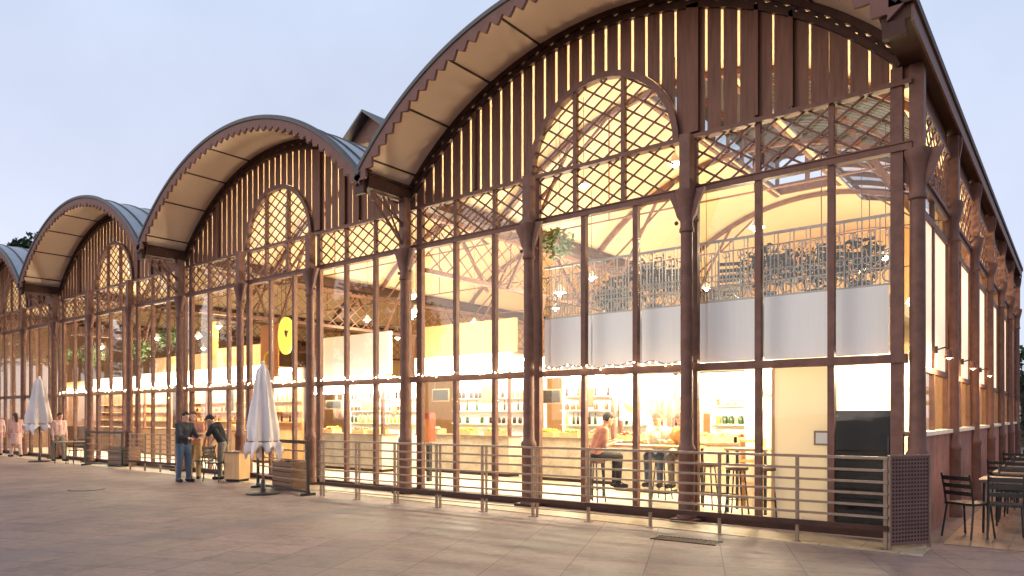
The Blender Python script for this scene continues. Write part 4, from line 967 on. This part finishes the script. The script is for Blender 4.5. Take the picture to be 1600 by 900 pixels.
# ------------------------------------------------------------------ trees
def tree(name, loc, h, r, label, n=2600, leaf=.16, clumps=16, sq=.8, group=None):
    t = thing(name, label, 'tree', loc, rnd.random()*6, group)
    m = MB(); top = h-r*.8; m.tube([(0,0,-.1),(.05,.02,h*.2),(-.04,.05,h*.4),(.03,0,top)], [h*.028,h*.021,h*.017,h*.006], 9)
    cs = []
    for i in range(clumps):
        a = rnd.random()*2*PI; q = r*math.sqrt(rnd.random())*.85; z = h-r*sq+rnd.uniform(-1,1)*r*sq*.75; q *= 1-.45*abs((z-(h-r*sq))/(r*sq)); c = (q*math.cos(a), q*math.sin(a), z); cs.append(c)
        m.tube([(0,0,h*.38+rnd.random()*h*.2), (c[0]*.5,c[1]*.5,c[2]*.8+h*.06), c], [h*.010,h*.007,h*.003], 5)
    m.build('trunk', BARK, t)
    m = MB()
    for c in cs: leaves(m, c, r*rnd.uniform(.26,.44), n//clumps, leaf, (1,1,.75), .25)
    m.build('crown', LEAFD, t)
tree('leafy_tree', (-52.5,6.5,0), 13.7, 3.0, 'tree whose top shows above the far left vault', 2600, .22, 14)
for i, (x, y, h) in enumerate(((.3,27,4.9),(2.6,31,6.0),(-.6,34,5.6))):
    tree('bushy_tree', (x,y,0), h, 2.3, ('dark bushy tree at the right edge beyond the terrace, the nearest','dark bushy tree at the right edge, the tallest','dark bushy tree at the right edge, the farthest')[i], 2200, .15, 16, 1.0, 'trees beyond the terrace')
for i, (x, y, h, r) in enumerate(((-58,-11,13,4.5),(-66,-19,15,5.5),(-50,-23,15,5.5),(-72,-10,14,5),(-60,-30,16,6),(-46,-32,15,6))):
    tree('plane_tree', (x,y,0), h, r, 'plane tree of the row across the square, %s from the hall front' % ('first','third','fourth','second','fifth','sixth')[i], 3000, .46, 20, .9, 'trees across the square')

# ------------------------------------------------------------------ sky, sun, camera
SUN_EL, SUN_AZ = 16, 218.0        # azimuth counted clockwise from +y
w = bpy.data.worlds.new('World'); S.world = w; w.use_nodes = True
N = w.node_tree.nodes; L = w.node_tree.links; bg = N['Background']
sk = N.new('ShaderNodeTexSky'); sk.sky_type = 'NISHITA'; sk.sun_disc = False; sk.sun_elevation = math.radians(SUN_EL); sk.sun_rotation = math.radians(SUN_AZ)
sk.air_density = .7; sk.dust_density = 2; sk.ozone_density = 3; sk.altitude = 10
tc = N.new('ShaderNodeTexCoord'); sx = N.new('ShaderNodeSeparateXYZ'); L.new(tc.outputs['Generated'], sx.inputs[0])
rp = N.new('ShaderNodeValToRGB'); rp.color_ramp.elements[0].position = .0; rp.color_ramp.elements[0].color = (2.85,2.78,3.15,1)
rp.color_ramp.elements[1].position = .62; rp.color_ramp.elements[1].color = (2.1,2.48,3.12,1); el = rp.color_ramp.elements.new(.30); el.color = (2.65,2.75,3.2,1)
L.new(sx.outputs['Z'], rp.inputs[0])
cl_ = N.new('ShaderNodeTexNoise'); cl_.inputs['Scale'].default_value = 2.2; cl_.inputs['Detail'].default_value = 5; L.new(tc.outputs['Generated'], cl_.inputs['Vector'])     # very thin high cloud
cr = N.new('ShaderNodeMapRange'); cr.inputs[1].default_value = .42; cr.inputs[2].default_value = .75; cr.inputs[3].default_value = .97; cr.inputs[4].default_value = 1.22; L.new(cl_.outputs['Fac'], cr.inputs[0])
sc_ = N.new('ShaderNodeVectorMath'); sc_.operation = 'SCALE'; L.new(rp.outputs[0], sc_.inputs[0]); L.new(cr.outputs[0], sc_.inputs['Scale'])
mxs = N.new('ShaderNodeMix'); mxs.data_type = 'RGBA'; mxs.inputs[0].default_value = .80
L.new(sk.outputs[0], mxs.inputs[6]); L.new(sc_.outputs[0], mxs.inputs[7]); L.new(mxs.outputs[2], bg.inputs[0]); bg.inputs[1].default_value = .15
sl = bpy.data.lights.new('sun', 'SUN'); sl.energy = .62; sl.angle = math.radians(60); sl.color = (1,.80,.68)
so = bpy.data.objects.new('sun', sl); COL.objects.link(so)
a = math.radians(SUN_AZ); e = math.radians(SUN_EL)
d = Vector((math.sin(a)*math.cos(e), math.cos(a)*math.cos(e), math.sin(e)))     # towards the sun
so.rotation_euler = (-d).to_track_quat('-Z','Y').to_euler()

cam = bpy.data.cameras.new('camera'); co = bpy.data.objects.new('camera', cam); COL.objects.link(co)
th = math.radians(51.5); ax = Vector((-math.cos(th), math.sin(th), 0))
co.location = (1.682,-10.53,1.65); co.rotation_euler = ax.to_track_quat('-Z','Y').to_euler()
cam.sensor_width = 36; cam.lens = 36*1115/1600; cam.shift_x = 0; cam.shift_y = 198/1600; cam.clip_end = 1500; cam.clip_start = .05
S.camera = co
S.view_settings.view_transform = 'Standard'; S.view_settings.look = 'None'; S.view_settings.gamma = 1; S.view_settings.use_curve_mapping = False
S.view_settings.exposure = 1.0
cy = S.cycles; cy.max_bounces = 8; cy.diffuse_bounces = 3; cy.glossy_bounces = 3; cy.transmission_bounces = 4; cy.transparent_max_bounces = 24
cy.caustics_reflective = False; cy.caustics_refractive = False; cy.use_denoising = True; cy.sample_clamp_indirect = 6
